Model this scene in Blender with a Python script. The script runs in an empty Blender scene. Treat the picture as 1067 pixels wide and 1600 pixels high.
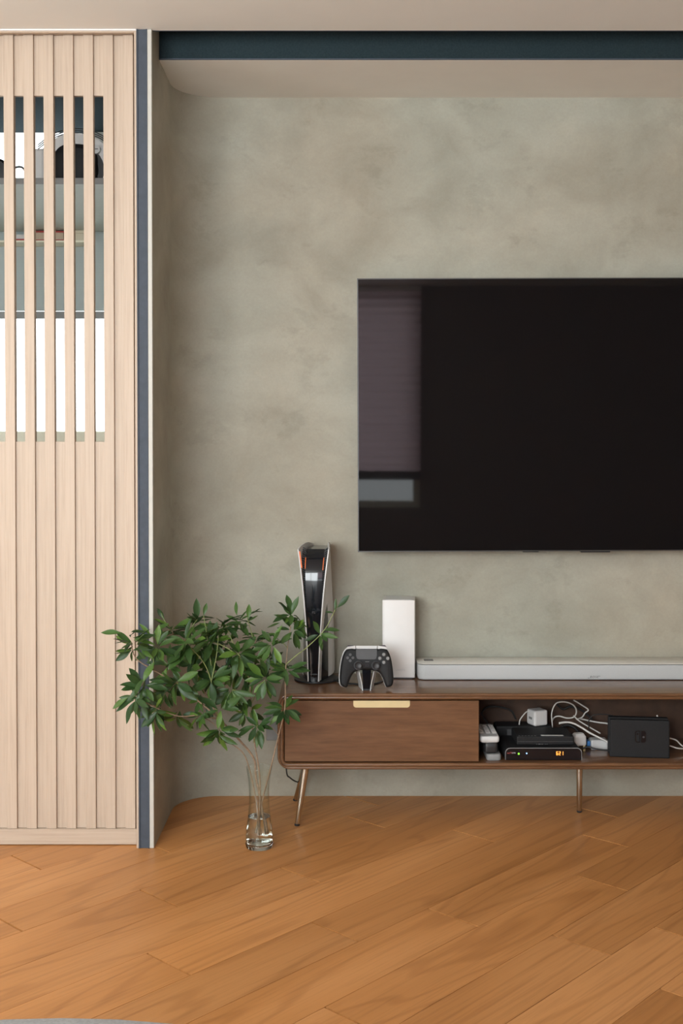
import bpy, bmesh, math, random
from mathutils import Vector, Matrix
random.seed(7)
sc = bpy.context.scene
COL = sc.collection
R = math.radians

# ------------------------------------------------------------------ camera
CAM_H, FPX, PITCH, XC = 1.07, 1750.0, R(1.0), 533.5
YC = 700 + FPX * math.tan(PITCH)
cam_d = bpy.data.cameras.new('camera')
cam = bpy.data.objects.new('camera', cam_d); COL.objects.link(cam)
cam.location = (0, 0, CAM_H); cam.rotation_euler = (R(90) - PITCH, 0, 0)
cam_d.sensor_fit = 'VERTICAL'; cam_d.sensor_height = 36; cam_d.sensor_width = 24
cam_d.lens = 36 * FPX / 1600
cam_d.shift_y = -(800 - YC) / 1600
cam_d.clip_start = 0.02
sc.camera = cam

# ------------------------------------------------------------------ light
sc.view_settings.view_transform = 'Standard'
sc.view_settings.look = 'None'
sc.view_settings.gamma = 1.0
sc.view_settings.use_curve_mapping = False
sc.view_settings.exposure = 0.0
sc.cycles.use_denoising = True
sc.cycles.max_bounces = 10
sc.cycles.diffuse_bounces = 5
sc.cycles.transparent_max_bounces = 12
w = bpy.data.worlds.new('sky'); sc.world = w; w.use_nodes = True
bg = w.node_tree.nodes['Background']
bg.inputs['Color'].default_value = (0.93, 0.97, 1.0, 1)      # bright overcast sky
bg.inputs['Strength'].default_value = 4.0

def area(name, loc, rot, sx, sy, energy, color):
    l = bpy.data.lights.new(name, 'AREA'); l.shape = 'RECTANGLE'
    l.size, l.size_y, l.energy, l.color = sx, sy, energy, color
    o = bpy.data.objects.new(name, l); COL.objects.link(o)
    o.location, o.rotation_euler = loc, rot
    return o
# daylight standing outside the two windows behind the photographer
area('daylight_rear_window', (-1.36, -1.10, 1.42), (R(90), 0, 0), 1.85, 1.45, 148, (0.945, 0.97, 1.0))
area('daylight_left_window', (-2.95, 0.9, 1.45), (R(90), 0, R(-90)), 1.9, 1.4, 34, (0.945, 0.97, 1.0))

# ------------------------------------------------------------------ geometry helpers
def ray(x, y):
    dx, dz = (x - XC) / FPX, (YC - y) / FPX
    return dx, math.cos(PITCH) + dz * math.sin(PITCH), -math.sin(PITCH) + dz * math.cos(PITCH)
def at(x, y, Y):
    a, b, c = ray(x, y); t = Y / b
    return Vector((a * t, Y, CAM_H + c * t))
def onz(x, y, z=0.0):
    a, b, c = ray(x, y); t = (z - CAM_H) / c
    return Vector((a * t, b * t, z))

def mesh_obj(name, bm, mat=None, parent=None, loc=None, smooth=False):
    me = bpy.data.meshes.new(name)
    bmesh.ops.recalc_face_normals(bm, faces=bm.faces[:])
    bm.to_mesh(me); bm.free()
    if smooth:
        for p in me.polygons: p.use_smooth = True
    if mat: me.materials.append(mat)
    o = bpy.data.objects.new(name, me); COL.objects.link(o)
    if parent: o.parent = parent
    if loc is not None: o.location = loc
    if smooth == 'auto':
        try:
            m = o.modifiers.new('edge_split', 'EDGE_SPLIT'); m.split_angle = R(35)
        except Exception: pass
    return o
def empty(name, loc=(0, 0, 0), rz=0.0):
    o = bpy.data.objects.new(name, None); COL.objects.link(o)
    o.location = loc; o.rotation_euler = (0, 0, rz); o.empty_display_size = 0.05
    return o
def tag(o, label, cat=None, group=None, kind=None):
    o['label'] = label
    if cat: o['category'] = cat
    if group: o['group'] = group
    if kind: o['kind'] = kind
    return o
def box(bm, x0, x1, y0, y1, z0, z1, bev=0.0, seg=2, M=None):
    vs = [bm.verts.new(c) for c in ((x0,y0,z0),(x1,y0,z0),(x1,y1,z0),(x0,y1,z0),(x0,y0,z1),(x1,y0,z1),(x1,y1,z1),(x0,y1,z1))]
    fs = [bm.faces.new([vs[i] for i in f]) for f in ((0,3,2,1),(4,5,6,7),(0,1,5,4),(1,2,6,5),(2,3,7,6),(3,0,4,7))]
    if bev > 0:
        es = list({e for f in fs for e in f.edges})
        r = bmesh.ops.bevel(bm, geom=es, offset=bev, segments=seg, affect='EDGES', profile=0.5)
        vs = list({v for f in r['faces'] for v in f.verts} | {v for v in vs if v.is_valid})
    if M is not None:
        bmesh.ops.transform(bm, matrix=M, verts=[v for v in vs if v.is_valid])
    return vs
def boxobj(name, mat, parent, x0, x1, y0, y1, z0, z1, bev=0.0, seg=2, M=None, loc=None):
    bm = bmesh.new(); box(bm, x0, x1, y0, y1, z0, z1, bev, seg, M)
    return mesh_obj(name, bm, mat, parent, loc)
def loft(bm, loops, cap0=False, cap1=False, closed=True):
    rows = [[bm.verts.new(p) for p in L] for L in loops]
    n = len(rows[0])
    for a, b in zip(rows, rows[1:]):
        for i in range(n if closed else n - 1):
            j = (i + 1) % n
            bm.faces.new((a[i], a[j], b[j], b[i]))
    if cap0: bm.faces.new(rows[0])
    if cap1: bm.faces.new(rows[-1])
    return rows
def lathe(bm, prof, n=32, c=(0, 0, 0), cap0=False, cap1=False):
    loft(bm, [[(c[0] + r * math.cos(2*math.pi*i/n), c[1] + r * math.sin(2*math.pi*i/n), c[2] + z) for i in range(n)] for r, z in prof], cap0, cap1)
def prism(bm, pts, axis, a, b):
    """closed outline pts (u,v) extruded along axis from a to b; axis y: (u,·,v); axis z: (u,v,·); axis x: (·,u,v)"""
    f = {'y': lambda u, v, w: (u, w, v), 'z': lambda u, v, w: (u, v, w), 'x': lambda u, v, w: (w, u, v)}[axis]
    A = [bm.verts.new(f(u, v, a)) for u, v in pts]; B = [bm.verts.new(f(u, v, b)) for u, v in pts]
    n = len(pts)
    for i in range(n):
        j = (i + 1) % n
        bm.faces.new((A[i], A[j], B[j], B[i]))
    bm.faces.new(A); bm.faces.new(B)
def rrect(x0, x1, z0, z1, r, k=8):
    out = []
    for cx, cz, a0 in ((x1 - r, z1 - r, 0), (x0 + r, z1 - r, 90), (x0 + r, z0 + r, 180), (x1 - r, z0 + r, 270)):
        for i in range(k + 1):
            a = R(a0 + 90 * i / k)
            out.append((cx + r * math.cos(a), cz + r * math.sin(a)))
    return out
def spline(pts, sub=6):
    pts = [Vector(p) for p in pts]
    if len(pts) < 3: return pts
    out = []
    for i in range(len(pts) - 1):
        p0, p1, p2, p3 = pts[max(i-1, 0)], pts[i], pts[i+1], pts[min(i+2, len(pts)-1)]
        for k in range(sub):
            t = k / sub
            out.append(0.5 * ((2*p1) + (p2-p0)*t + (2*p0-5*p1+4*p2-p3)*t*t + (3*p1-p0-3*p2+p3)*t**3))
    out.append(pts[-1])
    return out
def tube(bm, pts, r0, r1=None, n=8):
    r1 = r0 if r1 is None else r1
    pts = [Vector(p) for p in pts]
    loops = []; up = Vector((0.13, 0.21, 0.97))
    for i, p in enumerate(pts):
        d = (pts[min(i+1, len(pts)-1)] - pts[max(i-1, 0)]).normalized()
        s = d.cross(up)
        if s.length < 1e-4: s = d.cross(Vector((1, 0, 0)))
        s.normalize(); u = s.cross(d).normalized(); up = u
        r = r0 + (r1 - r0) * i / max(1, len(pts) - 1)
        loops.append([p + (s * math.cos(2*math.pi*k/n) + u * math.sin(2*math.pi*k/n)) * r for k in range(n)])
    loft(bm, loops, True, True)
def tubeobj(name, mat, parent, pts, r0, r1=None, n=8, sub=6):
    bm = bmesh.new(); tube(bm, spline(pts, sub), r0, r1, n)
    return mesh_obj(name, bm, mat, parent, smooth=True)
def textobj(name, txt, size, mat, parent, loc, rot=(R(90), 0, 0), depth=0.0003, shear=0.0, spacing=1.0):
    c = bpy.data.curves.new(name, 'FONT'); c.body = txt; c.size = size; c.extrude = depth
    c.align_x = 'CENTER'; c.align_y = 'CENTER'; c.shear = shear; c.space_character = spacing
    t = bpy.data.objects.new(name + '_tmp', c); COL.objects.link(t)
    bpy.context.view_layer.update()
    me = bpy.data.meshes.new_from_object(t.evaluated_get(bpy.context.evaluated_depsgraph_get()))
    bpy.data.objects.remove(t); me.name = name; me.materials.clear(); me.materials.append(mat)
    o = bpy.data.objects.new(name, me); COL.objects.link(o); o.parent = parent
    o.location = loc; o.rotation_euler = rot
    return o

# ------------------------------------------------------------------ materials
class NT:
    def __init__(s, name):
        s.m = bpy.data.materials.new(name); s.m.use_nodes = True
        s.t = s.m.node_tree; s.b = s.t.nodes['Principled BSDF']
    def n(s, typ, **kw):
        nd = s.t.nodes.new(typ)
        for k, v in kw.items():
            if k.startswith('i_'): nd.inputs[k[2:].replace('_', ' ')].default_value = v
            else: setattr(nd, k, v)
        return nd
    def l(s, a, b): s.t.links.new(a, b)
    def coords(s, scale=(1, 1, 1), rand=False):
        tc = s.n('ShaderNodeTexCoord'); mp = s.n('ShaderNodeMapping'); mp.inputs['Scale'].default_value = scale
        if rand:
            oi = s.n('ShaderNodeObjectInfo'); ml = s.n('ShaderNodeVectorMath', operation='SCALE')
            ml.inputs[0].default_value = (37.0, 53.0, 29.0); s.l(oi.outputs['Random'], ml.inputs['Scale'])
            ad = s.n('ShaderNodeVectorMath', operation='ADD')
            s.l(tc.outputs['Object'], ad.inputs[0]); s.l(ml.outputs[0], ad.inputs[1]); s.l(ad.outputs[0], mp.inputs['Vector'])
        else:
            s.l(tc.outputs['Object'], mp.inputs['Vector'])
        return mp.outputs['Vector']
    def noise(s, vec, scale, detail=4, rough=0.55, dist=0.0):
        nd = s.n('ShaderNodeTexNoise'); nd.inputs['Scale'].default_value = scale; nd.inputs['Detail'].default_value = detail
        nd.inputs['Roughness'].default_value = rough; nd.inputs['Distortion'].default_value = dist
        s.l(vec, nd.inputs['Vector']); return nd.outputs['Fac']
    def ramp(s, fac, stops):
        r = s.n('ShaderNodeValToRGB'); e = r.color_ramp.elements
        e[0].position, e[0].color = stops[0][0], (*stops[0][1], 1)
        e[1].position, e[1].color = stops[-1][0], (*stops[-1][1], 1)
        for p, c in stops[1:-1]:
            k = e.new(p); k.color = (*c, 1)
        s.l(fac, r.inputs['Fac']); return r.outputs['Color']
    def mix(s, fac, a, b, mode='MIX'):
        m = s.n('ShaderNodeMix', data_type='RGBA', blend_type=mode)
        for v, k in ((fac, 0), (a, 6), (b, 7)):
            if hasattr(v, 'is_linked'): s.l(v, m.inputs[k])
            elif isinstance(v, tuple): m.inputs[k].default_value = (*v, 1)
            else: m.inputs[k].default_value = v
        return m.outputs[2]
    def bump(s, h, strength=0.2, dist=0.002):
        b = s.n('ShaderNodeBump'); b.inputs['Strength'].default_value = strength; b.inputs['Distance'].default_value = dist
        s.l(h, b.inputs['Height']); s.l(b.outputs['Normal'], s.b.inputs['Normal'])
    def set(s, rough=0.5, metal=0.0, spec=0.5, coat=0.0):
        s.b.inputs['Roughness'].default_value = rough; s.b.inputs['Metallic'].default_value = metal
        s.b.inputs['Specular IOR Level'].default_value = spec; s.b.inputs['Coat Weight'].default_value = coat; s.b.inputs['Coat Roughness'].default_value = 0.14
        return s
def plain(name, col, rough=0.5, metal=0.0, spec=0.5, var=0.06, scale=40, coat=0.0):
    """plain coloured surface with a faint procedural mottling"""
    t = NT(name).set(rough, metal, spec, coat)
    f = t.noise(t.coords(), scale, 3)
    a = tuple(max(0, c * (1 - var)) for c in col); b = tuple(min(1, c * (1 + var)) for c in col)
    t.l(t.ramp(f, [(0.3, a), (0.7, b)]), t.b.inputs['Base Color'])
    return t.m
def emit(name, col, strength):
    t = NT(name); t.b.inputs['Base Color'].default_value = (0, 0, 0, 1)
    t.b.inputs['Emission Color'].default_value = (*col, 1); t.b.inputs['Emission Strength'].default_value = strength
    return t.m
def wood(name, stops, stretch, rough=0.4, spec=0.4, rand=False, ring=0.35, vary=0.0, bump=0.12, coat=0.0):
    """stretch: coordinate scale, small along the grain"""
    t = NT(name).set(rough, 0, spec, coat)
    v = t.coords(stretch, rand)
    big = t.noise(v, 1.0, 3, 0.5, 0.6)
    fine = t.noise(v, 7.0, 5, 0.65, 0.2)
    wv = t.n('ShaderNodeMath', operation='SINE')
    m1 = t.n('ShaderNodeMath', operation='MULTIPLY'); m1.inputs[1].default_value = 34.0
    t.l(big, m1.inputs[0]); t.l(m1.outputs[0], wv.inputs[0])
    m2 = t.n('ShaderNodeMath', operation='MULTIPLY_ADD'); m2.inputs[1].default_value = 0.5 * ring; m2.inputs[2].default_value = 0.0
    t.l(wv.outputs[0], m2.inputs[0])
    ad = t.n('ShaderNodeMath', operation='ADD'); t.l(fine, ad.inputs[0]); t.l(m2.outputs[0], ad.inputs[1])
    col = t.ramp(ad.outputs[0], stops)
    if vary:
        oi = t.n('ShaderNodeObjectInfo')
        mr = t.n('ShaderNodeMapRange'); mr.inputs['To Min'].default_value = 1 - vary; mr.inputs['To Max'].default_value = 1 + vary
        t.l(oi.outputs['Random'], mr.inputs['Value'])
        hs = t.n('ShaderNodeHueSaturation'); t.l(mr.outputs[0], hs.inputs['Value']); t.l(col, hs.inputs['Color'])
        col = hs.outputs['Color']
    t.l(col, t.b.inputs['Base Color'])
    if bump: t.bump(fine, bump, 0.0008)
    return t.m
def plank_wood(name):
    t = NT(name).set(0.40, 0, 0.36)
    low = t.noise(t.coords((0.7, 5, 5), True), 1.0, 2, 0.5, 0.3)
    warp = t.noise(t.coords((0.55, 5.5, 5.5), True), 1.0, 2, 0.45, 0.4)
    m1 = t.n('ShaderNodeMath', operation='MULTIPLY'); m1.inputs[1].default_value = 75.0; t.l(warp, m1.inputs[0])
    sn = t.n('ShaderNodeMath', operation='SINE'); t.l(m1.outputs[0], sn.inputs[0])
    rings = t.ramp(sn.outputs[0], [(0.0, (1.0, 1.0, 1.0)), (0.62, (1.0, 1.0, 1.0)), (1.0, (0.80, 0.76, 0.72))])
    pores = t.noise(t.coords((5, 150, 150), True), 1.0, 3, 0.6)
    fine = t.ramp(pores, [(0.32, (0.84, 0.82, 0.80)), (0.5, (1, 1, 1)), (0.75, (1.05, 1.05, 1.05))])
    base = t.ramp(low, [(0.3, (0.415, 0.178, 0.055)), (0.5, (0.50, 0.222, 0.073)), (0.7, (0.57, 0.27, 0.10))])
    c = t.mix(0.75, base, rings, 'MULTIPLY'); c = t.mix(0.8, c, fine, 'MULTIPLY')
    oi = t.n('ShaderNodeObjectInfo'); mr = t.n('ShaderNodeMapRange'); mr.inputs['To Min'].default_value = 0.90; mr.inputs['To Max'].default_value = 1.10
    t.l(oi.outputs['Random'], mr.inputs['Value'])
    hs = t.n('ShaderNodeHueSaturation'); t.l(mr.outputs[0], hs.inputs['Value']); t.l(c, hs.inputs['Color'])
    t.l(hs.outputs['Color'], t.b.inputs['Base Color']); t.bump(pores, 0.04, 0.0006)
    return t.m
def cement(name, a, b, c):
    t = NT(name).set(0.66, 0, 0.25)
    v = t.coords((1, 1, 1))
    big = t.noise(v, 1.5, 3, 0.5, 0.3)
    mid = t.noise(t.coords((1.0, 1.0, 1.25)), 4.2, 5, 0.55, 0.35)
    patch = t.noise(t.coords((1.0, 1.0, 1.5)), 5.5, 6, 0.68, 0.15)
    fine = t.noise(v, 160, 2)
    base = t.ramp(mid, [(0.32, a), (0.52, b), (0.70, c)])
    tint = t.ramp(big, [(0.36, (1.035, 0.985, 0.935)), (0.64, (0.97, 1.0, 0.995))])
    col = t.mix(1.0, base, tint, 'MULTIPLY')
    st = t.ramp(patch, [(0.34, (0.86, 0.86, 0.85)), (0.405, (0.96, 0.96, 0.955)), (0.42, (1, 1, 1)), (0.60, (1, 1, 1)), (0.615, (1.035, 1.03, 1.02)), (0.70, (1.06, 1.055, 1.045))])
    col = t.mix(0.75, col, st, 'MULTIPLY')
    gr = t.ramp(fine, [(0.3, (0.97, 0.97, 0.97)), (0.7, (1.03, 1.03, 1.03))])
    col = t.mix(1.0, col, gr, 'MULTIPLY')
    t.l(col, t.b.inputs['Base Color']); t.bump(mid, 0.08, 0.004)
    return t.m
def glass_thin(name, tint=(0.97, 0.99, 0.98), ior=1.45, rough=0.0):
    m = bpy.data.materials.new(name); m.use_nodes = True; t = m.node_tree
    t.nodes.remove(t.nodes['Principled BSDF']); out = t.nodes['Material Output']
    lw = t.nodes.new('ShaderNodeLayerWeight'); lw.inputs['Blend'].default_value = 0.5
    pw = t.nodes.new('ShaderNodeMath'); pw.operation = 'POWER'; pw.inputs[1].default_value = 3.2; t.links.new(lw.outputs['Facing'], pw.inputs[0])
    fr = t.nodes.new('ShaderNodeMath'); fr.operation = 'MULTIPLY_ADD'; fr.inputs[1].default_value = 0.55; fr.inputs[2].default_value = 0.035; t.links.new(pw.outputs[0], fr.inputs[0])
    tr = t.nodes.new('ShaderNodeBsdfTransparent'); tr.inputs['Color'].default_value = (*tint, 1)
    gl = t.nodes.new('ShaderNodeBsdfGlossy'); gl.inputs['Roughness'].default_value = rough
    mx = t.nodes.new('ShaderNodeMixShader')
    t.links.new(fr.outputs[0], mx.inputs[0]); t.links.new(tr.outputs[0], mx.inputs[1]); t.links.new(gl.outputs[0], mx.inputs[2])
    t.links.new(mx.outputs[0], out.inputs['Surface'])
    return m

M = {}
M['cement'] = cement('micro_cement', (0.30, 0.285, 0.235), (0.355, 0.342, 0.288), (0.405, 0.393, 0.336))
M['paint'] = plain('greige_paint', (0.73, 0.725, 0.675), 0.7, spec=0.2, var=0.02, scale=8)
M['ceiling'] = plain('ceiling_paint', (0.76, 0.76, 0.725), 0.75, spec=0.2, var=0.015, scale=6)
M['wallwhite'] = plain('room_paint', (0.78, 0.76, 0.72), 0.8, spec=0.2, var=0.02, scale=5)
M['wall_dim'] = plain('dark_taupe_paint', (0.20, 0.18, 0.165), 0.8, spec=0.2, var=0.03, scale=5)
M['cream'] = plain('cream_trim', (0.47, 0.455, 0.41), 0.55, var=0.02)
M['slate'] = plain('slate_metal', (0.062, 0.073, 0.092), 0.65, spec=0.2, var=0.08, scale=60)
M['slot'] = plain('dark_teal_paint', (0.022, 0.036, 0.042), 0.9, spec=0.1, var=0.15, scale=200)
M['floor_base'] = plain('dark_underlay', (0.07, 0.035, 0.015), 0.9)
M['floor'] = plank_wood('oak_floor')
M['ash'] = wood('ash_veneer', [(0.2, (0.395, 0.305, 0.232)), (0.5, (0.468, 0.370, 0.288)), (0.85, (0.515, 0.415, 0.33))], (26, 26, 0.7), 0.5, 0.3, True, 0.05, 0.02, 0.05)
M['ash_h'] = wood('ash_veneer_horizontal', [(0.2, (0.395, 0.305, 0.232)), (0.5, (0.468, 0.370, 0.288)), (0.85, (0.515, 0.415, 0.33))], (0.7, 26, 26), 0.5, 0.3, True, 0.05, 0.02, 0.05)
WAL = [(0.15, (0.085, 0.036, 0.015)), (0.45, (0.135, 0.062, 0.027)), (0.65, (0.16, 0.076, 0.034)), (0.95, (0.20, 0.10, 0.047))]
M['walnut'] = wood('walnut', WAL, (1.6, 20, 20), 0.33, 0.45, False, 0.25, 0, 0.05, 0.9)
M['walnut_face'] = wood('walnut_drawer_face', WAL, (1.5, 14, 14), 0.42, 0.4, False, 0.12, 0, 0.05)
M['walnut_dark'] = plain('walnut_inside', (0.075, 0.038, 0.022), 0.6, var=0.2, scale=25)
M['brass'] = plain('pale_brass', (0.72, 0.60, 0.34), 0.38, 0.35, var=0.03)
M['bronze'] = plain('antique_brass_metal', (0.56, 0.525, 0.45), 0.26, 1.0, var=0.05)
M['bezel'] = plain('dark_gunmetal', (0.10, 0.10, 0.10), 0.4, 0.8, var=0.05)
M['black'] = plain('black_plastic', (0.016, 0.016, 0.018), 0.45, var=0.12, scale=120)
M['black_matte'] = plain('matte_black_plastic', (0.014, 0.014, 0.015), 0.6, spec=0.25, var=0.12, scale=200)
M['piano'] = plain('gloss_black_plastic', (0.006, 0.007, 0.010), 0.08, spec=0.5, var=0.05)
M['charcoal'] = plain('charcoal_plastic', (0.055, 0.055, 0.058), 0.5, var=0.08)
M['grey'] = plain('grey_plastic', (0.22, 0.22, 0.22), 0.5, var=0.04)
M['white'] = plain('white_plastic', (0.68, 0.66, 0.645), 0.42, var=0.012)
M['offwhite'] = plain('off_white_plastic', (0.58, 0.58, 0.575), 0.4, var=0.015)
M['silver'] = plain('silver_grille', (0.44, 0.445, 0.445), 0.5, spec=0.4, var=0.05, scale=500)
M['bartop'] = plain('pearl_grey_top', (0.68, 0.66, 0.61), 0.32, var=0.02)
M['print'] = plain('grey_print', (0.10, 0.10, 0.10), 0.6)
M['faint'] = plain('faint_print', (0.50, 0.50, 0.50), 0.6)
M['label'] = plain('paper_label', (0.55, 0.55, 0.54), 0.7)
M['cable_w'] = plain('white_cable', (0.62, 0.60, 0.56), 0.5)
M['cable_k'] = plain('black_cable', (0.018, 0.018, 0.018), 0.5)
M['blue'] = plain('blue_plastic', (0.05, 0.20, 0.50), 0.45)
M['red'] = plain('red_cover', (0.42, 0.045, 0.04), 0.6)
M['paper'] = plain('page_edges', (0.58, 0.47, 0.36), 0.8, var=0.15, scale=300)
M['box_cream'] = plain('cream_card', (0.66, 0.60, 0.47), 0.7, var=0.03)
M['shelf'] = plain('sage_grey_laminate', (0.42, 0.46, 0.43), 0.5, var=0.03)
M['shelf_edge'] = plain('grey_edge_band', (0.22, 0.225, 0.225), 0.5, var=0.05)
M['frame_cream'] = plain('cream_window_frame', (0.84, 0.81, 0.66), 0.5, var=0.02)
M['socket'] = plain('grey_socket', (0.20, 0.205, 0.20), 0.45)
M['led_green'] = emit('green_led', (0.25, 1.0, 0.05), 2.2)
M['led_blue'] = emit('blue_led', (0.30, 0.55, 1.0), 3.0)
M['led_orange'] = emit('orange_digits', (1.0, 0.32, 0.05), 2.6)
M['glow_orange'] = emit('orange_standby_light', (1.0, 0.22, 0.06), 0.9)
M['grey_fabric'] = plain('grey_fabric', (0.30, 0.30, 0.30), 0.9, spec=0.1, var=0.12, scale=300)
M['red_print'] = plain('red_print', (0.45, 0.05, 0.05), 0.6)
M['white_print'] = plain('white_print', (0.6, 0.6, 0.6), 0.6)
M['glass'] = glass_thin('clear_glass')
M['pane'] = glass_thin('window_glass', (0.97, 0.985, 0.98), 1.3)
t = NT('water').set(0.0); t.b.inputs['Base Color'].default_value = (0.97, 0.98, 0.97, 1)
t.b.inputs['Transmission Weight'].default_value = 1; t.b.inputs['IOR'].default_value = 1.33; M['water'] = t.m
t = NT('vase_base_glass').set(0.0); t.b.inputs['Base Color'].default_value = (0.96, 0.98, 0.97, 1)
t.b.inputs['Transmission Weight'].default_value = 1; t.b.inputs['IOR'].default_value = 1.48; M['glass_solid'] = t.m
t = NT('tv_screen').set(0.03, 0, 0.42); t.l(t.ramp(t.noise(t.coords(), 900, 1), [(0.3, (0.0045, 0.004, 0.0045)), (0.7, (0.007, 0.006, 0.0065))]), t.b.inputs['Base Color']); M['screen'] = t.m
def cloth(name, col, trans, ribs=None):
    m = bpy.data.materials.new(name); m.use_nodes = True; t = m.node_tree
    t.nodes.remove(t.nodes['Principled BSDF']); out = t.nodes['Material Output']
    d = t.nodes.new('ShaderNodeBsdfDiffuse'); tr = t.nodes.new('ShaderNodeBsdfTranslucent'); mx = t.nodes.new('ShaderNodeMixShader')
    tc = t.nodes.new('ShaderNodeTexCoord'); wv = t.nodes.new('ShaderNodeTexWave'); wv.bands_direction = 'Z'
    wv.inputs['Scale'].default_value = ribs or 40; wv.inputs['Distortion'].default_value = 0.6
    rp = t.nodes.new('ShaderNodeValToRGB')
    rp.color_ramp.elements[0].color = (*[c * 0.86 for c in col], 1); rp.color_ramp.elements[1].color = (*col, 1)
    t.links.new(tc.outputs['Object'], wv.inputs['Vector']); t.links.new(wv.outputs['Fac'], rp.inputs['Fac'])
    t.links.new(rp.outputs['Color'], d.inputs['Color']); t.links.new(rp.outputs['Color'], tr.inputs['Color'])
    mx.inputs[0].default_value = trans
    t.links.new(d.outputs[0], mx.inputs[1]); t.links.new(tr.outputs[0], mx.inputs[2]); t.links.new(mx.outputs[0], out.inputs['Surface'])
    return m
M['blind_grey'] = cloth('grey_blind_fabric', (0.50, 0.545, 0.54), 0.22, 60)
M['blind_rear'] = cloth('pleated_blind_fabric', (0.86, 0.64, 0.68), 0.85, 30)
def leafmat():
    t = NT('leaf').set(0.42, 0, 0.4)
    oi = t.n('ShaderNodeObjectInfo')
    c = t.ramp(oi.outputs['Random'], [(0.0, (0.026, 0.062, 0.019)), (0.45, (0.040, 0.088, 0.022)), (0.8, (0.060, 0.125, 0.026)), (1.0, (0.115, 0.21, 0.032))])
    n = t.noise(t.coords((1, 1, 1)), 30, 3)
    c2 = t.mix(1.0, c, t.ramp(n, [(0.3, (0.85, 0.85, 0.85)), (0.7, (1.15, 1.15, 1.1))]), 'MULTIPLY')
    t.l(c2, t.b.inputs['Base Color'])
    tr = t.n('ShaderNodeBsdfTranslucent'); t.l(c2, tr.inputs['Color'])
    mx = t.n('ShaderNodeMixShader'); mx.inputs[0].default_value = 0.22
    t.l(t.b.outputs[0], mx.inputs[1]); t.l(tr.outputs[0], mx.inputs[2])
    t.l(mx.outputs[0], t.t.nodes['Material Output'].inputs['Surface'])
    return t.m
M['leaf'] = leafmat()
M['bark'] = plain('pale_bark', (0.26, 0.18, 0.115), 0.7, var=0.3, scale=120)
M['greenstem'] = plain('young_green_stem', (0.22, 0.26, 0.09), 0.6, var=0.2, scale=90)

# ------------------------------------------------------------------ key planes
DW = onz(700, 1243.5).y            # television wall
DP = onz(236, 1326).y              # front of the post
DD = onz(120, 1320).y              # front of the slatted door
ZC = at(236, 45, DP).z             # ceiling
XP = at(238.5, 700, DP).x          # inner face of the niche side
YS = 3.10                          # back of the ceiling slot
ZS = at(600, 92, YS).z - 0.004             # niche soffit
XL, XR, YB = -2.7, 2.6, -0.9       # room
YW = 3.95                          # window plane of the alcove
XA = at(214.5, 700, DP).x          # alcove right side

# ------------------------------------------------------------------ floor of separate oak planks
floor = boxobj('floor', M['floor_base'], None, XL, XR, YB, YW, -0.05, -0.008)
tag(floor, 'warm honey oak floor of diagonal planks', 'floor', kind='structure')
TH = R(47.0); PW = 0.1445
eu, ev = Vector((math.cos(TH), math.sin(TH))), Vector((-math.sin(TH), math.cos(TH)))
JPX = [((221.2,1390.4),(275.5,1416.3)),((232.4,1488.7),(296.2,1525)),((440,1356.3),(496.2,1377.3)),((488.7,1440.7),(556.2,1470)),((668.6,1419.3),(745.5,1447.4)),((706.4,1296.7),(770,1314.3)),((908.8,1305),(983.8,1322.6)),((901.3,1368.7),(978,1391)),((863.8,1461.3),(957.5,1493.5)),((925.7,1269.4),(985,1280)),((558,1280.6),(601,1293)),((511,1577),(575,1604)),((-40,1410),(30.7,1456.8)),((243.7,1323.7),(275,1336))]
jw = []
for a, b in JPX:
    A, B = onz(*a).xy, onz(*b).xy
    jw.append((A, B))
import cmath
fitj = jw[:9]
best = None
for thd in [45 + 0.1 * i for i in range(0, 46)]:
    e2 = Vector((-math.sin(R(thd)), math.cos(R(thd))))
    vv = [p.dot(e2) for ab in fitj for p in ab]
    for k in range(60):
        wd = 0.136 + 0.0003 * k
        m = sum(cmath.exp(2j * math.pi * v / wd) for v in vv) / len(vv)
        if best is None or abs(m) > best[0]: best = (abs(m), thd, wd, (cmath.phase(m) / 2 / math.pi * wd) % wd)
TH, PW, V0 = R(best[1]), best[2], best[3]
eu, ev = Vector((math.cos(TH), math.sin(TH))), Vector((-math.sin(TH), math.cos(TH)))
rows_j = {}
for A, B in jw:
    mid = (A + B) / 2
    k = math.floor((mid.dot(ev) - V0) / PW)
    rows_j.setdefault(k, []).append(mid.dot(eu))
def clip(poly, x0, x1, y0, y1):
    for ax, lim, sg in ((0, x0, 1), (0, x1, -1), (1, y0, 1), (1, y1, -1)):
        out = []
        for i, p in enumerate(poly):
            q = poly[(i + 1) % len(poly)]
            ip, iq = (p[ax] - lim) * sg >= 0, (q[ax] - lim) * sg >= 0
            if ip: out.append(p)
            if ip != iq:
                f = (lim - p[ax]) / (q[ax] - p[ax]); out.append(p + (q - p) * f)
        poly = out
        if not poly: break
    return poly
PL = 1.22
plank_rng = random.Random(11)
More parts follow.
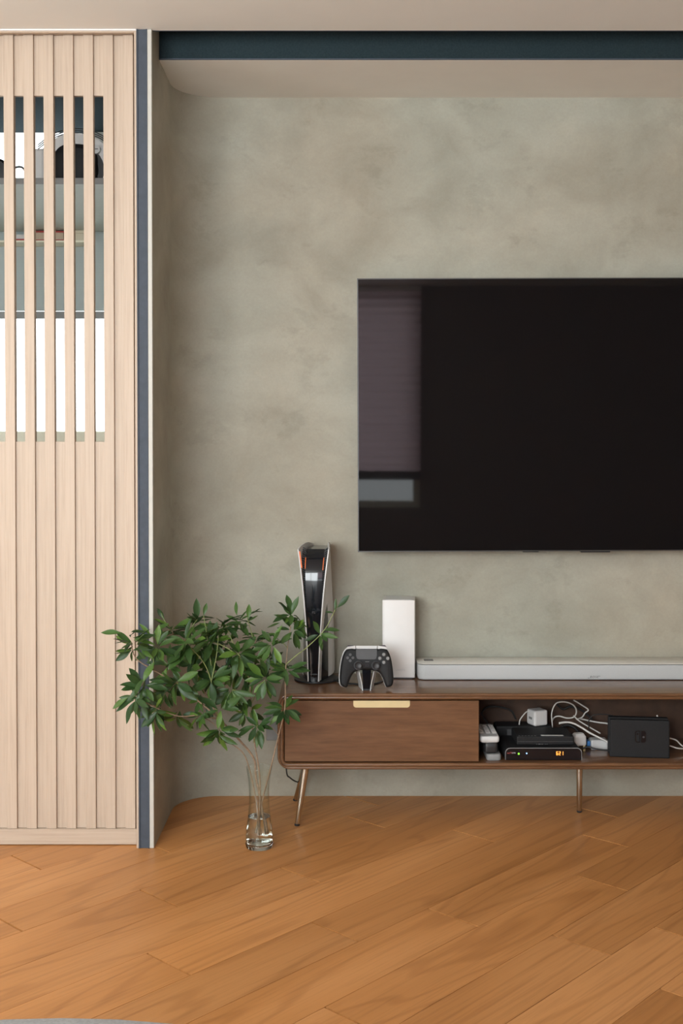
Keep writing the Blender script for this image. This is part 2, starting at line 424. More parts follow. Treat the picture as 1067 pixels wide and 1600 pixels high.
def make_planks():
    cs = [Vector(c) for c in ((XL, YB), (XR, YB), (XR, DW + 0.02), (XL, DW + 0.02))]
    k0 = math.floor((min(c.dot(ev) for c in cs) - V0) / PW); k1 = math.ceil((max(c.dot(ev) for c in cs) - V0) / PW)
    u0, u1 = min(c.dot(eu) for c in cs), max(c.dot(eu) for c in cs)
    for k in range(k0, k1):
        js = sorted(rows_j.get(k, [plank_rng.uniform(0, PL)]))
        cuts = [js[0]]
        for j in js[1:]:
            if j - cuts[-1] > 0.35: cuts.append(j)
        while cuts[0] > u0: cuts.insert(0, cuts[0] - PL * plank_rng.uniform(0.9, 1.05))
        while cuts[-1] < u1: cuts.append(cuts[-1] + PL * plank_rng.uniform(0.9, 1.05))
        va, vb = V0 + k * PW + 0.0006, V0 + (k + 1) * PW - 0.0006
        for a, b in zip(cuts, cuts[1:]):
            a2, b2 = a + 0.0024, b - 0.0024
            quad = [eu * a2 + ev * va, eu * b2 + ev * va, eu * b2 + ev * vb, eu * a2 + ev * vb]
            poly = clip(quad, XL, XR, YB, DW + 0.02)
            if len(poly) < 3: continue
            ar = abs(sum(p.x * q.y - q.x * p.y for p, q in zip(poly, poly[1:] + poly[:1]))) / 2
            if ar < 0.0004: continue
            c = eu * ((a + b) / 2) + ev * ((va + vb) / 2)
            loc = [Vector(((p - c).dot(eu), (p - c).dot(ev))) for p in poly]
            cen = sum(loc, Vector((0, 0))) / len(loc)
            bm = bmesh.new()
            def ring(s, z): return [((p.x - cen.x) * 1 + cen.x - (s if p.x > cen.x else -s), (p.y - cen.y) + cen.y - (s * 0.6 if p.y > cen.y else -s * 0.6), z) for p in loc]
            loft(bm, [ring(0, -0.009), ring(0, 0.0)], True, True)
            o = mesh_obj('plank', bm, M['floor'], floor, (c.x, c.y, plank_rng.uniform(-0.0003, 0)))
            o.rotation_euler = (0, 0, TH)
make_planks()

# ------------------------------------------------------------------ television wall with rounded inner corner
RC = 0.13
def niche_profile(extra=0.0):
    pts = [(XP, DP + 0.012)]
    cx, cy = XP + RC, DW - RC
    for i in range(13):
        a = R(180 - 90 * i / 12); pts.append((cx + RC * math.cos(a), cy + RC * math.sin(a)))
    return pts
bm = bmesh.new()
plan = niche_profile() + [(XR, DW), (XR, DW + 0.1), (XA, DW + 0.1), (XA, DP + 0.012)]
prism(bm, plan, 'z', -0.045, 2.75)
wf = mesh_obj('wall_front', bm, M['cement'], None, smooth='auto')
tag(wf, 'grey beige micro cement wall with rounded corner behind the television', 'wall', kind='structure')
# ceiling: one slab stopping at the slot
bm = bmesh.new(); box(bm, XL, XR, YB, DP + 0.012, ZC, 2.80)
tag(mesh_obj('ceiling', bm, M['ceiling']), 'plain greige painted ceiling above the room', 'ceiling', kind='structure')
# niche soffit behind the slot, its end follows the rounded corner
bm = bmesh.new()
sp = [(XP, YS)] + niche_profile()[1:] + [(XR, DW), (XR, YS)]
prism(bm, sp, 'z', ZS, 2.75)
tag(mesh_obj('trim_1', bm, M['paint'], None, smooth='auto'), 'greige soffit panel with rounded end above the television', 'soffit', kind='structure')
bm = bmesh.new(); box(bm, XP + 0.0005, XR, YS - 0.004, YS - 0.0005, ZS + 0.0015, 2.70)
s = mesh_obj('trim_2', bm, M['slot'])
tag(s, 'long dark slot recessed in the ceiling over the soffit', 'ceiling slot', kind='structure')
boxobj('slot_edge', M['slate'], s, XP + 0.0005, XR, YS - 0.007, YS - 0.004, ZS - 0.0005, ZS + 0.003)
boxobj('slot_edge', M['slate'], s, XP + 0.0005, XR, DP + 0.0125, DP + 0.016, ZC - 0.001, ZC + 0.02)
boxobj('slot_lid', M['slot'], s, XP + 0.0005, XR, DP + 0.0165, YS - 0.0075, 2.70, 2.72)
# post beside the door: slate channel and cream edge strip
xs0, xs1, xs2 = at(215, 700, DP).x, at(231.5, 700, DP).x, XP
bm = bmesh.new()
prism(bm, [(xs0, DP), (xs0 + 0.0025, DP), (xs0 + 0.0025, DP + 0.003), (xs1 - 0.0025, DP + 0.003), (xs1 - 0.0025, DP), (xs1, DP), (xs1, DP + 0.0118), (xs0, DP + 0.0118)], 'z', 0.0005, ZC - 0.0005)
tag(mesh_obj('trim_3', bm, M['slate']), 'dark slate metal channel running up the post beside the slatted door', 'trim', kind='structure')
bm = bmesh.new(); box(bm, xs1 + 0.0002, xs2, DP + 0.001, DP + 0.0118, 0.0005, ZC - 0.0005, 0.001, 1)
tag(mesh_obj('trim_4', bm, M['cream']), 'narrow cream strip on the edge of the cement wall', 'trim', kind='structure')

# ------------------------------------------------------------------ rest of the room
def wall(name, mat, label, *b):
    bm = bmesh.new()
    for q in b: box(bm, *q)
    return tag(mesh_obj(name, bm, mat), label, 'wall', kind='structure')
wall('wall_right', M['wallwhite'], 'plain painted wall at the right end of the room', (XR, XR + 0.1, YB, DW + 0.1, 0, 2.8))
WX0, WX1, WZ0, WZ1 = -2.3, 0.59, 0.655, 2.14
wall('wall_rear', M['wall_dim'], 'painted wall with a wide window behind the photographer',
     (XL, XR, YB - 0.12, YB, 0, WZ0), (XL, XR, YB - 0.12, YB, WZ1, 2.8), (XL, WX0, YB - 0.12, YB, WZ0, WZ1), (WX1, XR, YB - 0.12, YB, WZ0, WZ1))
LY0, LY1 = 0.05, 1.75
wall('wall_left', M['wallwhite'], 'painted wall with a window at the left of the room',
     (XL - 0.12, XL, YB - 0.12, YW + 0.1, 0, 0.8), (XL - 0.12, XL, YB - 0.12, YW + 0.1, 2.1, 2.8), (XL - 0.12, XL, YB - 0.12, LY0, 0.8, 2.1), (XL - 0.12, XL, LY1, YW + 0.1, 0.8, 2.1))
def window(name, label, x0, x1, z0, z1, y, mat, mull, fr=0.045, rot=None):
    e = empty(name); tag(e, label, 'window', kind='structure')
    d0, d1 = y - 0.035, y + 0.015
    bm = bmesh.new()
    for q in ((x0, x1, d0, d1, z0, z0 + fr), (x0, x1, d0, d1, z1 - fr, z1), (x0, x0 + fr, d0, d1, z0 + fr, z1 - fr), (x1 - fr, x1, d0, d1, z0 + fr, z1 - fr)): box(bm, *q)
    mesh_obj('window_frame', bm, mat, e)
    xs = [x0 + fr] + mull + [x1 - fr]
    for m in mull: boxobj('mullion', mat, e, m - fr / 2, m + fr / 2, d0, d1, z0 + fr, z1 - fr)
    for a, b in zip(xs, xs[1:]):
        boxobj('pane', M['pane'], e, a + (fr / 2 if a in mull else 0), b - (fr / 2 if b in mull else 0), y - 0.012, y - 0.007, z0 + fr, z1 - fr)
    return e
window('window_1', 'wide window in the rear wall, mirrored in the television', WX0, WX1, WZ0, WZ1, YB - 0.05, M['frame_cream'], [-1.35, -0.4])
w2 = window('window_3', 'window in the left wall of the room', -(LY1), -(LY0), 0.8, 2.1, 0, M['frame_cream'], [-0.9])
w2.location = (XL - 0.06, 0, 0); w2.rotation_euler = (0, 0, R(-90))
rb = empty('pleated_blind', (0.09, YB + 0.03, WZ1)); tag(rb, 'pale pleated window blind reflected at the left edge of the television screen', 'blind')
bm = bmesh.new()
zz = [(-0.028 * i / 1.0) for i in range(0, 45)]
loft(bm, [[(-0.46, 0.010 * (i % 2), z), (0.50, 0.010 * (i % 2), z)] for i, z in enumerate(zz)], closed=False)
mesh_obj('fabric', bm, M['blind_rear'], rb)
boxobj('headrail', M['wallwhite'], rb, -0.46, 0.50, -0.012, 0.022, -0.0, 0.03, 0.002)
boxobj('bottom_rail', M['black'], rb, -0.46, 0.50, -0.008, 0.018, zz[-1] - 0.06, zz[-1])

# ------------------------------------------------------------------ alcove behind the slatted door
XAL = -1.75
az0, az1 = at(100, 689, YW).z, ZC
wx0, wx1 = -1.60, -0.70
wall('wall_alcove_back', M['paint'], 'painted alcove wall around the bright window behind the slats',
     (XL, XA, YW, YW + 0.1, -0.045, az0), (XL, wx0, YW, YW + 0.1, az0, az1 + 0.06), (wx1, XA, YW, YW + 0.1, az0, az1 + 0.06), (XL, XA, YW, YW + 0.1, az1 + 0.06, 2.8),
     (at(147, 240, YW).x, wx1, YW - 0.012, YW, at(100, 300, YW).z, ZC))
wall('wall_alcove_left', M['paint'], 'painted left side wall of the alcove', (XAL - 0.08, XAL, DD + 0.07, YW, 0.0005, 2.8))
wall('wall_alcove_right', M['paint'], 'painted right side wall of the alcove', (XA - 0.012, XA, DW + 0.101, YW, -0.0, 2.8), (XA - 0.012, XA - 0.0005, DD + 0.07, DW + 0.101, 0.0005, 2.8))
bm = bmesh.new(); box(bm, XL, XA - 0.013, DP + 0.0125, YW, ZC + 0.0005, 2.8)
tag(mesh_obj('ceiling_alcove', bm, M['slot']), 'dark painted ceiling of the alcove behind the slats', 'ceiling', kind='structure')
wall('wall_door_side', M['wallwhite'], 'painted wall to the left of the slatted door', (XL, -1.40, DD, DD + 0.07, 0.0005, ZC - 0.0005))
wn = window('window_2', 'bright overexposed window behind the slatted door', wx0, wx1, az0 + 0.0005, az1 + 0.0595, YW + 0.05, M['frame_cream'], [], 0.03)
boxobj('window_sill', M['frame_cream'], wn, wx0, wx1, YW - 0.02, YW + 0.012, az0 - 0.02, at(100, 674, YW).z, 0.004)
zl = at(60, 379, 3.84).z
boxobj('window_ledge', M['frame_cream'], wn, wx0, at(135, 370, 3.84).x, 3.80, YW + 0.01, zl - 0.006, zl)
# deep shelf
z1 = at(100, 287.5, 3.15).z; z2 = at(100, 278, 3.15).z
sh = empty('alcove_shelf', (0, 0, 0)); tag(sh, 'deep sage grey shelf across the alcove seen from below through the slats', 'shelf')
boxobj('board', M['shelf'], sh, XAL + 0.001, XA - 0.014, 3.155, 3.84, z1, z2)
boxobj('edge_band', M['shelf_edge'], sh, XAL + 0.001, XA - 0.014, 3.15, 3.155, z1, z2)
# roller blind
yb = 3.885
bl = empty('roller_blind', (0, 0, 0)); tag(bl, 'grey roller blind half lowered over the window behind the slats', 'blind')
zb1, zb0 = ZC - 0.36, at(100, 486, yb).z
boxobj('fabric', M['blind_grey'], bl, wx0 + 0.01, wx1 + 0.1, yb, yb + 0.0012, zb0, at(100, 352, yb).z)
boxobj('bottom_bar', M['shelf_edge'], bl, wx0 + 0.01, wx1 + 0.1, yb - 0.006, yb + 0.007, at(100, 498, yb).z, zb0 - 0.002, 0.003)
# books and card box on the window ledge
def slab(name, label, cat, xa, xb, ya, yb_, z, h, cover, inner, over=0.003):
    e = empty(name, ((xa + xb) / 2, (ya + yb_) / 2, z)); tag(e, label, cat)
    hx, hy = (xb - xa) / 2, (yb_ - ya) / 2
    boxobj('cover', cover, e, -hx, hx, -hy, hy, 0, over, 0.0006, 1); boxobj('cover', cover, e, -hx, hx, -hy, hy, h - over, h, 0.0006, 1)
    boxobj('pages', inner, e, -hx + 0.003, hx - 0.003, -hy + 0.003, hy - 0.003, over, h - over)
    return e
xr = lambda p: at(p, 370, 3.82).x
slab('book', 'thick red covered book lying on the window ledge behind the slats', 'book', xr(44), xr(101), 3.81, 3.87, zl, 0.034, M['red'], M['paper'], 0.005)
slab('book', 'pale covered book with a red spine lying left of the thick red book', 'book', xr(10), xr(42), 3.81, 3.87, zl, 0.022, M['white'], M['white'], 0.004)
boxobj('spine', M['red'], bpy.data.objects['book.001'], -0.036, 0.036, -0.031, -0.0302, 0.0005, 0.007)
bx = empty('card_box', ((xr(104) + xr(133)) / 2, 3.84, zl)); tag(bx, 'small cream card box on the ledge right of the red book', 'box')
hw = (xr(133) - xr(104)) / 2
boxobj('carton', M['box_cream'], bx, -hw, hw, -0.03, 0.03, 0, 0.026, 0.001); boxobj('lid', M['box_cream'], bx, -hw - 0.001, hw + 0.001, -0.031, 0.031, 0.026, 0.0365, 0.001)
# headset on the shelf
def headset():
    c = at(118, 240, 3.28)
    e = empty('headset', (c.x, 3.28, z2)); tag(e, 'white and black virtual reality headset resting on the alcove shelf', 'headset')
    # white halo band, an upright arch leaning back
    def arch(r_out, r_in, y0, y1, cz, a0, a1, n=20):
        bm = bmesh.new(); loops = []
        for i in range(n + 1):
            a = R(a0 + (a1 - a0) * i / n); ca, sa = math.cos(a), math.sin(a)
            loops.append([(r_out*ca, y0, cz + r_out*sa*0.9), (r_out*1.02*ca, (y0+y1)/2, cz + r_out*1.02*sa*0.9), (r_out*ca, y1, cz + r_out*sa*0.9), (r_in*ca, y1, cz + r_in*sa*0.9), (r_in*ca, y0, cz + r_in*sa*0.9)])
        loft(bm, loops, True, True); return bm
    mesh_obj('headband', arch(0.118, 0.084, 0.00, 0.035, 0.055, -28, 208), M['white'], e, smooth='auto')
    mesh_obj('padding', arch(0.083, 0.066, 0.004, 0.045, 0.055, -20, 200), M['black'], e, smooth='auto')
    bm = bmesh.new()
    loops = []
    for y, s in ((-0.03, 0.70), (-0.02, 0.92), (0.0, 1.0), (0.04, 1.0), (0.06, 0.9)):
        loops.append([(p[0] * s, y, 0.07 + (p[1] - 0.07) * s) for p in rrect(-0.064, 0.064, 0.0, 0.128, 0.045)])
    loft(bm, loops, True, True); mesh_obj('visor', bm, M['black_matte'], e, smooth='auto')
    bm = bmesh.new(); tube(bm, [(0.061, -0.012, 0.112), (0.061, 0.004, 0.112)], 0.013, n=20); mesh_obj('dial', bm, M['offwhite'], e, smooth='auto')
    boxobj('dial_mark', M['print'], e, 0.054, 0.068, -0.0128, -0.0118, 0.1108, 0.1132)
    boxobj('side_arm', M['white'], e, -0.125, -0.088, -0.01, 0.03, 0.0, 0.115, 0.008)
    for k, dz in enumerate((0.0, 0.006, 0.012)):
        tubeobj('cable', M['cable_k'], e, [(-0.115, 0.02, 0.12 + dz), (-0.07, 0.02, 0.152 + dz), (-0.01, 0.02, 0.168 + dz), (0.06, 0.02, 0.155 + dz), (0.125, 0.02, 0.11 + dz)], 0.0016)
    return e
headset()
c = at(-6, 265, 3.28)
e = empty('headphones', (c.x, 3.28, z2)); tag(e, 'dark rounded ear cup with looping cable at the left end of the alcove shelf', 'headphones')
bm = bmesh.new(); lathe(bm, [(0.0, -0.02), (0.03, -0.02), (0.042, -0.012), (0.044, 0.004), (0.036, 0.018), (0.0, 0.02)], 24)
bmesh.ops.rotate(bm, verts=bm.verts[:], matrix=Matrix.Rotation(R(90), 3, 'X')); bmesh.ops.translate(bm, verts=bm.verts[:], vec=(0, 0, 0.044))
mesh_obj('ear_cup', bm, M['black'], e, smooth='auto')
tubeobj('cable', M['cable_k'], e, [(0.03, 0, 0.03), (0.05, 0.0, 0.058), (0.075, 0, 0.062), (0.088, 0, 0.04), (0.094, 0, 0.003)], 0.003)

# ------------------------------------------------------------------ slatted sliding door
door = empty('door_1', (0, DD, 0)); tag(door, 'pale ash sliding door with raised vertical slats and an open middle', 'door', kind='structure')
def dx(p, y=700): return at(p, y, DD).x
pitch = (dx(196.5 + 1.0, 700) - dx(4.5 + 5.0, 700)) / 6 * 1.0
xe = dx(209.6)                                  # right edge of the last slat
sw = 0.0262
pitch = (dx(180.2) - dx(25.2)) / 5
zr0, zr1 = at(100, 1320, DD).z + 0.002, at(100, 1295, DD).z
zt0 = at(100, 53.5, DD).z
zo0, zo1 = at(100, 690, DD + 0.012).z, at(100, 150.5, DD + 0.012).z
nsl = 13
bmS = bmesh.new(); box(bmS, -sw / 2, sw / 2, 0, 0.020, 0, zt0 - zr1 - 0.001, 0.0006, 1)
slat0 = mesh_obj('slat', bmS, M['ash'], door, (xe - sw / 2, 0, zr1 + 0.0005))
for i in range(1, nsl):
    o = slat0.copy(); COL.objects.link(o); o.parent = door; o.location = (xe - sw / 2 - pitch * i, 0, zr1 + 0.0005)
xleft = xe - sw - pitch * (nsl - 1) - 0.02
xo = xe - pitch - sw                             # left edge of the slat right of the opening
PF, PB = 0.007, 0.019
def panel(x0, x1, za, zb): return boxobj('panel', M['ash'], door, x0, x1, PF, PB, za, zb, 0.0005, 1)
for i in range(nsl - 1):                         # recessed strips between the slats
    a, b = xe - sw - pitch * i - (pitch - sw), xe - sw - pitch * i
    if i == 0: panel(a, b, zr1 + 0.0005, zt0 - 0.0005)
    else:
        panel(a, b, zr1 + 0.0005, zo0); panel(a, b, zo1, zt0 - 0.0005)
boxobj('bottom_rail', M['ash_h'], door, xleft, xe + 0.004, -0.004, 0.026, zr0, zr1, 0.001, 1)
boxobj('top_rail', M['ash_h'], door, xleft, xe + 0.004, 0.003, 0.026, zt0, zt0 + 0.012, 0.0006, 1)
xj0, xj1 = at(211.3, 700, DP).x, xs0 - 0.0003
frm = empty('trim_5', (0, 0, 0)); tag(frm, 'pale ash frame around the slatted sliding door', 'door frame', kind='structure')
zh = at(100, 50.5, DP).z
boxobj('jamb', M['ash'], frm, xj0, xj1, DP + 0.0005, DP + 0.06, 0.0005, ZC - 0.0012, 0.0008, 1)
boxobj('header', M['ash_h'], frm, -1.40, xj0 - 0.0002, DP + 0.0005, DP + 0.012, zh, ZC - 0.005, 0.0008, 1)
boxobj('header', M['ash_h'], frm, -1.40, xj0 - 0.0002, DP + 0.0125, DD + 0.05, zt0 + 0.0125, ZC - 0.0005)
boxobj('white_bead', M['white'], frm, -1.40, xj1, DP - 0.001, DP + 0.012, ZC - 0.0048, ZC - 0.0005)

# ------------------------------------------------------------------ television
def television():
    Y = DW - 0.075
    a, b = at(559.3, 434, Y), at(559.3, 861, Y)
    W, Hh = 1.452, a.z - b.z
    e = empty('television', (a.x + W / 2, Y, b.z), 0.0); e.rotation_euler = (0, R(-0.20), R(0.35))
    tag(e, 'large black wall mounted flat screen television above the media console', 'television')
    x0, x1 = -W / 2, W / 2
    bm = bmesh.new()                              # screen, very slightly dished as real panels are
    nx, nz = 48, 28; g = []
    for j in range(nz + 1):
        row = []
        for i in range(nx + 1):
            u, v = i / nx, j / nz
            yy = 0.0004 * math.sin(math.pi * v) * (1 - 0.75 * min(1, u / 0.35)) if u < 0.35 else 0.0001 * math.sin(math.pi * v)
            row.append(bm.verts.new((x0 + 0.003 + (W - 0.006) * u, -yy, 0.003 + (Hh - 0.006) * v)))
        g.append(row)
    for j in range(nz):
        for i in range(nx): bm.faces.new((g[j][i], g[j][i+1], g[j+1][i+1], g[j+1][i]))
    mesh_obj('screen', bm, M['screen'], e, smooth=True)
    bm = bmesh.new()
    q = lambda i, y: [(x0 + i, y, i), (x1 - i, y, i), (x1 - i, y, Hh - i), (x0 + i, y, Hh - i)]
    loft(bm, [q(0.003, 0.0008), q(0.003, -0.0016), q(0.0004, -0.0016), q(0.0, -0.001), q(0.0, 0.011)])
    fr = mesh_obj('bezel', bm, M['bezel'], e)
    boxobj('back_cover', M['black_matte'], e, x0 + 0.001, x1 - 0.001, 0.0012, 0.016, 0.001, Hh - 0.001, 0.0003, 1)
    boxobj('rear_housing', M['black_matte'], e, x0 + 0.14, x1 - 0.14, 0.0162, 0.045, 0.02, 0.50, 0.008)
    boxobj('wall_bracket', M['black'], e, -0.22, 0.22, 0.0452, 0.0745, 0.22, 0.42)
    for pxa, pxb, dz in ((817, 842, 0.003), (908, 954, 0.0045)):
        xa, xb = at(pxa, 861, Y).x - e.location.x, at(pxb, 861, Y).x - e.location.x
        boxobj('speaker_port', M['black'], e, xa, xb, 0.004, 0.02, -dz, 0.0008, 0.001, 1)
television()

# ------------------------------------------------------------------ media console
YF = onz(464, 1292).y - 0.022
ZT, ZB = at(700, 1083.5, YF).z, at(700, 1203, YF).z
SX0 = at(433, 1140, YF).x; SX1 = SX0 + 1.80
SD = DW - 0.025 - YF
STX = (SX0 + SX1) / 2
con = empty('media_console', (0, YF, 0)); tag(con, 'long walnut media console with rounded corners on slim brass legs', 'media console')
bm = bmesh.new()
def loop(d, y, r): return [(x, y, z) for x, z in rrect(SX0 + d, SX1 - d, ZB + d, ZT - d, r)]
RO = 0.036
prof = [(0.0, 0.006), (0.0010, 0.003), (0.0030, 0.0006), (0.0050, 0.0), (0.0070, 0.0008), (0.0084, 0.0036), (0.0096, 0.0036), (0.0108, 0.0008), (0.0130, 0.0), (0.0155, 0.0006), (0.0178, 0.003), (0.0185, 0.006)]
lp = [loop(0, SD, RO)] + [loop(d, y, RO - d * 1.35) for d, y in prof] + [loop(0.0185, SD, RO - 0.0185 * 1.35)]
loft(bm, lp); 
mesh_obj('cabinet_shell', bm, M['walnut'], con, smooth='auto')
IT, IB = ZT - 0.0185, ZB + 0.0185
xd1 = at(748, 1140, YF + 0.008).x
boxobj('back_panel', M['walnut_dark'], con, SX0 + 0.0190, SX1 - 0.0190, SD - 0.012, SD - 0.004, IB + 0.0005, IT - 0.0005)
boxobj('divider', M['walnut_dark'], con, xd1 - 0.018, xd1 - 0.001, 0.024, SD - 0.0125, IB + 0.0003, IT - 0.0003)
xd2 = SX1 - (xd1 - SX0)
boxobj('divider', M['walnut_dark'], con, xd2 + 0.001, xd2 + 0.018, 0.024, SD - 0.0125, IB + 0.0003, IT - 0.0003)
def drawer(xa, xb, nx0, nx1):
    d = boxobj('drawer', M['walnut_face'], con, xa, xb, 0.006, 0.0235, IB + 0.0035, IT - 0.0035, 0.0008, 1)
    hz1 = IT - 0.0028; hz0 = at(600, 1106, YF).z
    r = 0.008
    pts = [(nx0, hz1)] + [(nx0 + r + r * math.cos(a), hz0 + r + r * math.sin(a)) for a in [R(180 + 15 * i) for i in range(7)]] + [(nx1 - r + r * math.cos(a), hz0 + r + r * math.sin(a)) for a in [R(270 + 15 * i) for i in range(7)]] + [(nx1, hz1)]
    bm = bmesh.new(); prism(bm, pts, 'y', 0.0035, 0.0058)
    mesh_obj('handle', bm, M['brass'], d)
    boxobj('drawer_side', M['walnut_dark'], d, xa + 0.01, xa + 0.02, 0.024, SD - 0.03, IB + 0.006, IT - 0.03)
    return d
hx0, hx1 = at(552, 1100, YF).x, at(640.5, 1100, YF).x
drawer(SX0 + 0.0205, xd1, hx0, hx1)
drawer(xd2, SX1 - 0.0205, SX0 + SX1 - hx1, SX0 + SX1 - hx0)
def leg(top, foot, r0=0.0115, r1=0.0068):
    bm = bmesh.new()
    tp, ft = Vector(top), Vector(foot); d = tp - ft
    n = 18; L = []
    for f, r in ((0.0, r1 * 0.8), (0.012, r1), (0.6, (r0 + r1) / 2), (1.0, r0)):
        p = ft + d * f; L.append([(p.x + r * math.cos(2*math.pi*i/n), p.y + r * math.sin(2*math.pi*i/n), p.z) for i in range(n)])
    loft(bm, L, True, True)
    o = mesh_obj('leg', bm, M['bronze'], con, smooth='auto')
    bm = bmesh.new(); lathe(bm, [(r1 * 0.9, 0.0), (r1 * 1.08, 0.001), (r1 * 1.08, 0.005), (r1 * 0.9, 0.0065)], 16, (ft.x, ft.y, 0.0), True, True)
    mesh_obj('foot_pad', bm, M['black'], o)
    bm = bmesh.new(); lathe(bm, [(r0 * 1.3, -0.003), (r0 * 1.5, -0.003), (r0 * 1.5, 0.0)], 18, (tp.x, tp.y, tp.z), True, True)
    mesh_obj('leg_plate', bm, M['bronze'], o)
fl = onz(464, 1290); bk = onz(461.5, 1251)
tlx = at(478, 1203, YF + 0.05).x
for sgn in (0, 1):
    mir = (lambda x: x) if sgn == 0 else (lambda x: SX0 + SX1 - x)
    leg((mir(tlx), 0.05, ZB), (mir(fl.x), fl.y - YF, 0.001))
    leg((mir(tlx + 0.004), SD - 0.055, ZB), (mir(bk.x), bk.y - YF, 0.001))
ml = onz(905, 1269)
leg((ml.x, ml.y - YF, ZB), (ml.x, ml.y - YF, 0.001))
# helpers in console surroundings
def top_y(y): return onz(500, y, ZT).y          # depth on the console top for a pixel row
def in_y(y): return onz(500, y, IB).y           # depth on the compartment floor
ZTOP, ZIN = ZT + 0.0003, IB + 0.0003

# ------------------------------------------------------------------ soundbar
def soundbar():
    Y0 = top_y(1063.4); x0 = at(652, 1050, Y0 + 0.02).x; W = 0.98; D = 0.104
    h = at(700, 1037.4, Y0).z - ZT
    e = empty('soundbar', (x0 + W / 2, Y0 + D / 2, ZTOP)); tag(e, 'long pearl grey soundbar lying on the walnut console under the television', 'soundbar')
    def rr(ins, r): return rrect(-W/2 + ins, W/2 - ins, -D/2 + ins, D/2 - ins, r, 8)
    bm = bmesh.new(); loft(bm, [[(x, y, z) for x, y in rr(i, 0.024 - i)] for z, i in ((0.002, 0.003), (0.004, 0.0008), (0.007, 0.0), (h - 0.006, 0.0), (h - 0.004, 0.0006))], True, True)
    mesh_obj('grille', bm, M['silver'], e, smooth='auto')
    bm = bmesh.new(); loft(bm, [[(x, y, z) for x, y in rr(i, 0.024 - i)] for z, i in ((h - 0.0036, 0.004), (h - 0.0022, 0.004))], True, True)
    mesh_obj('shadow_gap', bm, M['print'], e, smooth='auto')
    bm = bmesh.new(); loft(bm, [[(x, y, z) for x, y in rr(i, 0.024 - i)] for z, i in ((h - 0.002, 0.0008), (h - 0.0008, 0.0), (h, 0.0012))], True, True)
    mesh_obj('top_panel', bm, M['bartop'], e, smooth='auto')
    bm = bmesh.new(); prism(bm, rrect(-W/2 + 0.022, -W/2 + 0.050, -0.010, 0.024, 0.003, 4), 'z', h, h + 0.0004)
    mesh_obj('touch_button', bm, M['grey'], e)
    for sx in (-1, 1): boxobj('rubber_foot', M['black'], e, sx * 0.42 - 0.03, sx * 0.42 + 0.03, -0.04, 0.04, 0, 0.003)
    lx = at(928, 1057.5, Y0).x; lz = at(928, 1057.8, Y0).z
    textobj('logo_text', 'BOSE', 0.0092, M['print'], e, (lx - e.location.x, -D / 2 - 0.0004, lz - ZTOP), shear=0.25, spacing=1.25)
    boxobj('logo_bar', M['print'], e, lx - e.location.x - 0.0185, lx - e.location.x - 0.0135, -D/2 - 0.0006, -D/2 - 0.0001, lz - ZTOP - 0.0036, lz - ZTOP - 0.0026)
    boxobj('logo_bar', M['print'], e, lx - e.location.x + 0.0135, lx - e.location.x + 0.0185, -D/2 - 0.0006, -D/2 - 0.0001, lz - ZTOP + 0.0022, lz - ZTOP + 0.0032)
soundbar()

# ------------------------------------------------------------------ white router tower
def router():
    Y0 = top_y(1061); a, b = at(599, 1061, Y0), at(650, 1061, Y0); W = b.x - a.x; D = 0.098
    h = at(620, 938, Y0).z - ZT
    e = empty('router', ((a.x + b.x) / 2, Y0 + D / 2, ZTOP), R(-4.0)); tag(e, 'tall white mesh router tower standing between the gamepad and the soundbar', 'router')
    def rr(i, r): return rrect(-W/2 + i, W/2 - i, -D/2 + i, D/2 - i, r, 4)
    bm = bmesh.new(); loft(bm, [[(x, y, z) for x, y in rr(i, 0.004)] for z, i in ((0.004, 0.0012), (0.005, 0.0), (h - 0.0015, 0.0), (h - 0.0004, 0.0006), (h, 0.0018))], True, True)
    mesh_obj('housing', bm, M['white'], e, smooth='auto')
    bm = bmesh.new(); prism(bm, rr(0.006, 0.004), 'z', 0, 0.004); mesh_obj('base', bm, M['charcoal'], e)
    bm = bmesh.new(); prism(bm, rr(0.008, 0.004), 'z', h, h + 0.0006); mesh_obj('top_vent', bm, M['offwhite'], e)
    boxobj('seam', M['faint'], e, -W/2 + 0.0055, -W/2 + 0.0060, -D/2 - 0.0002, -D/2 + 0.001, 0.006, h - 0.003)
    textobj('logo_text', 'LINKSYS', 0.0075, M['faint'], e, (0.005, -D/2 - 0.0003, at(625, 1047, Y0).z - ZT), spacing=1.05)
router()

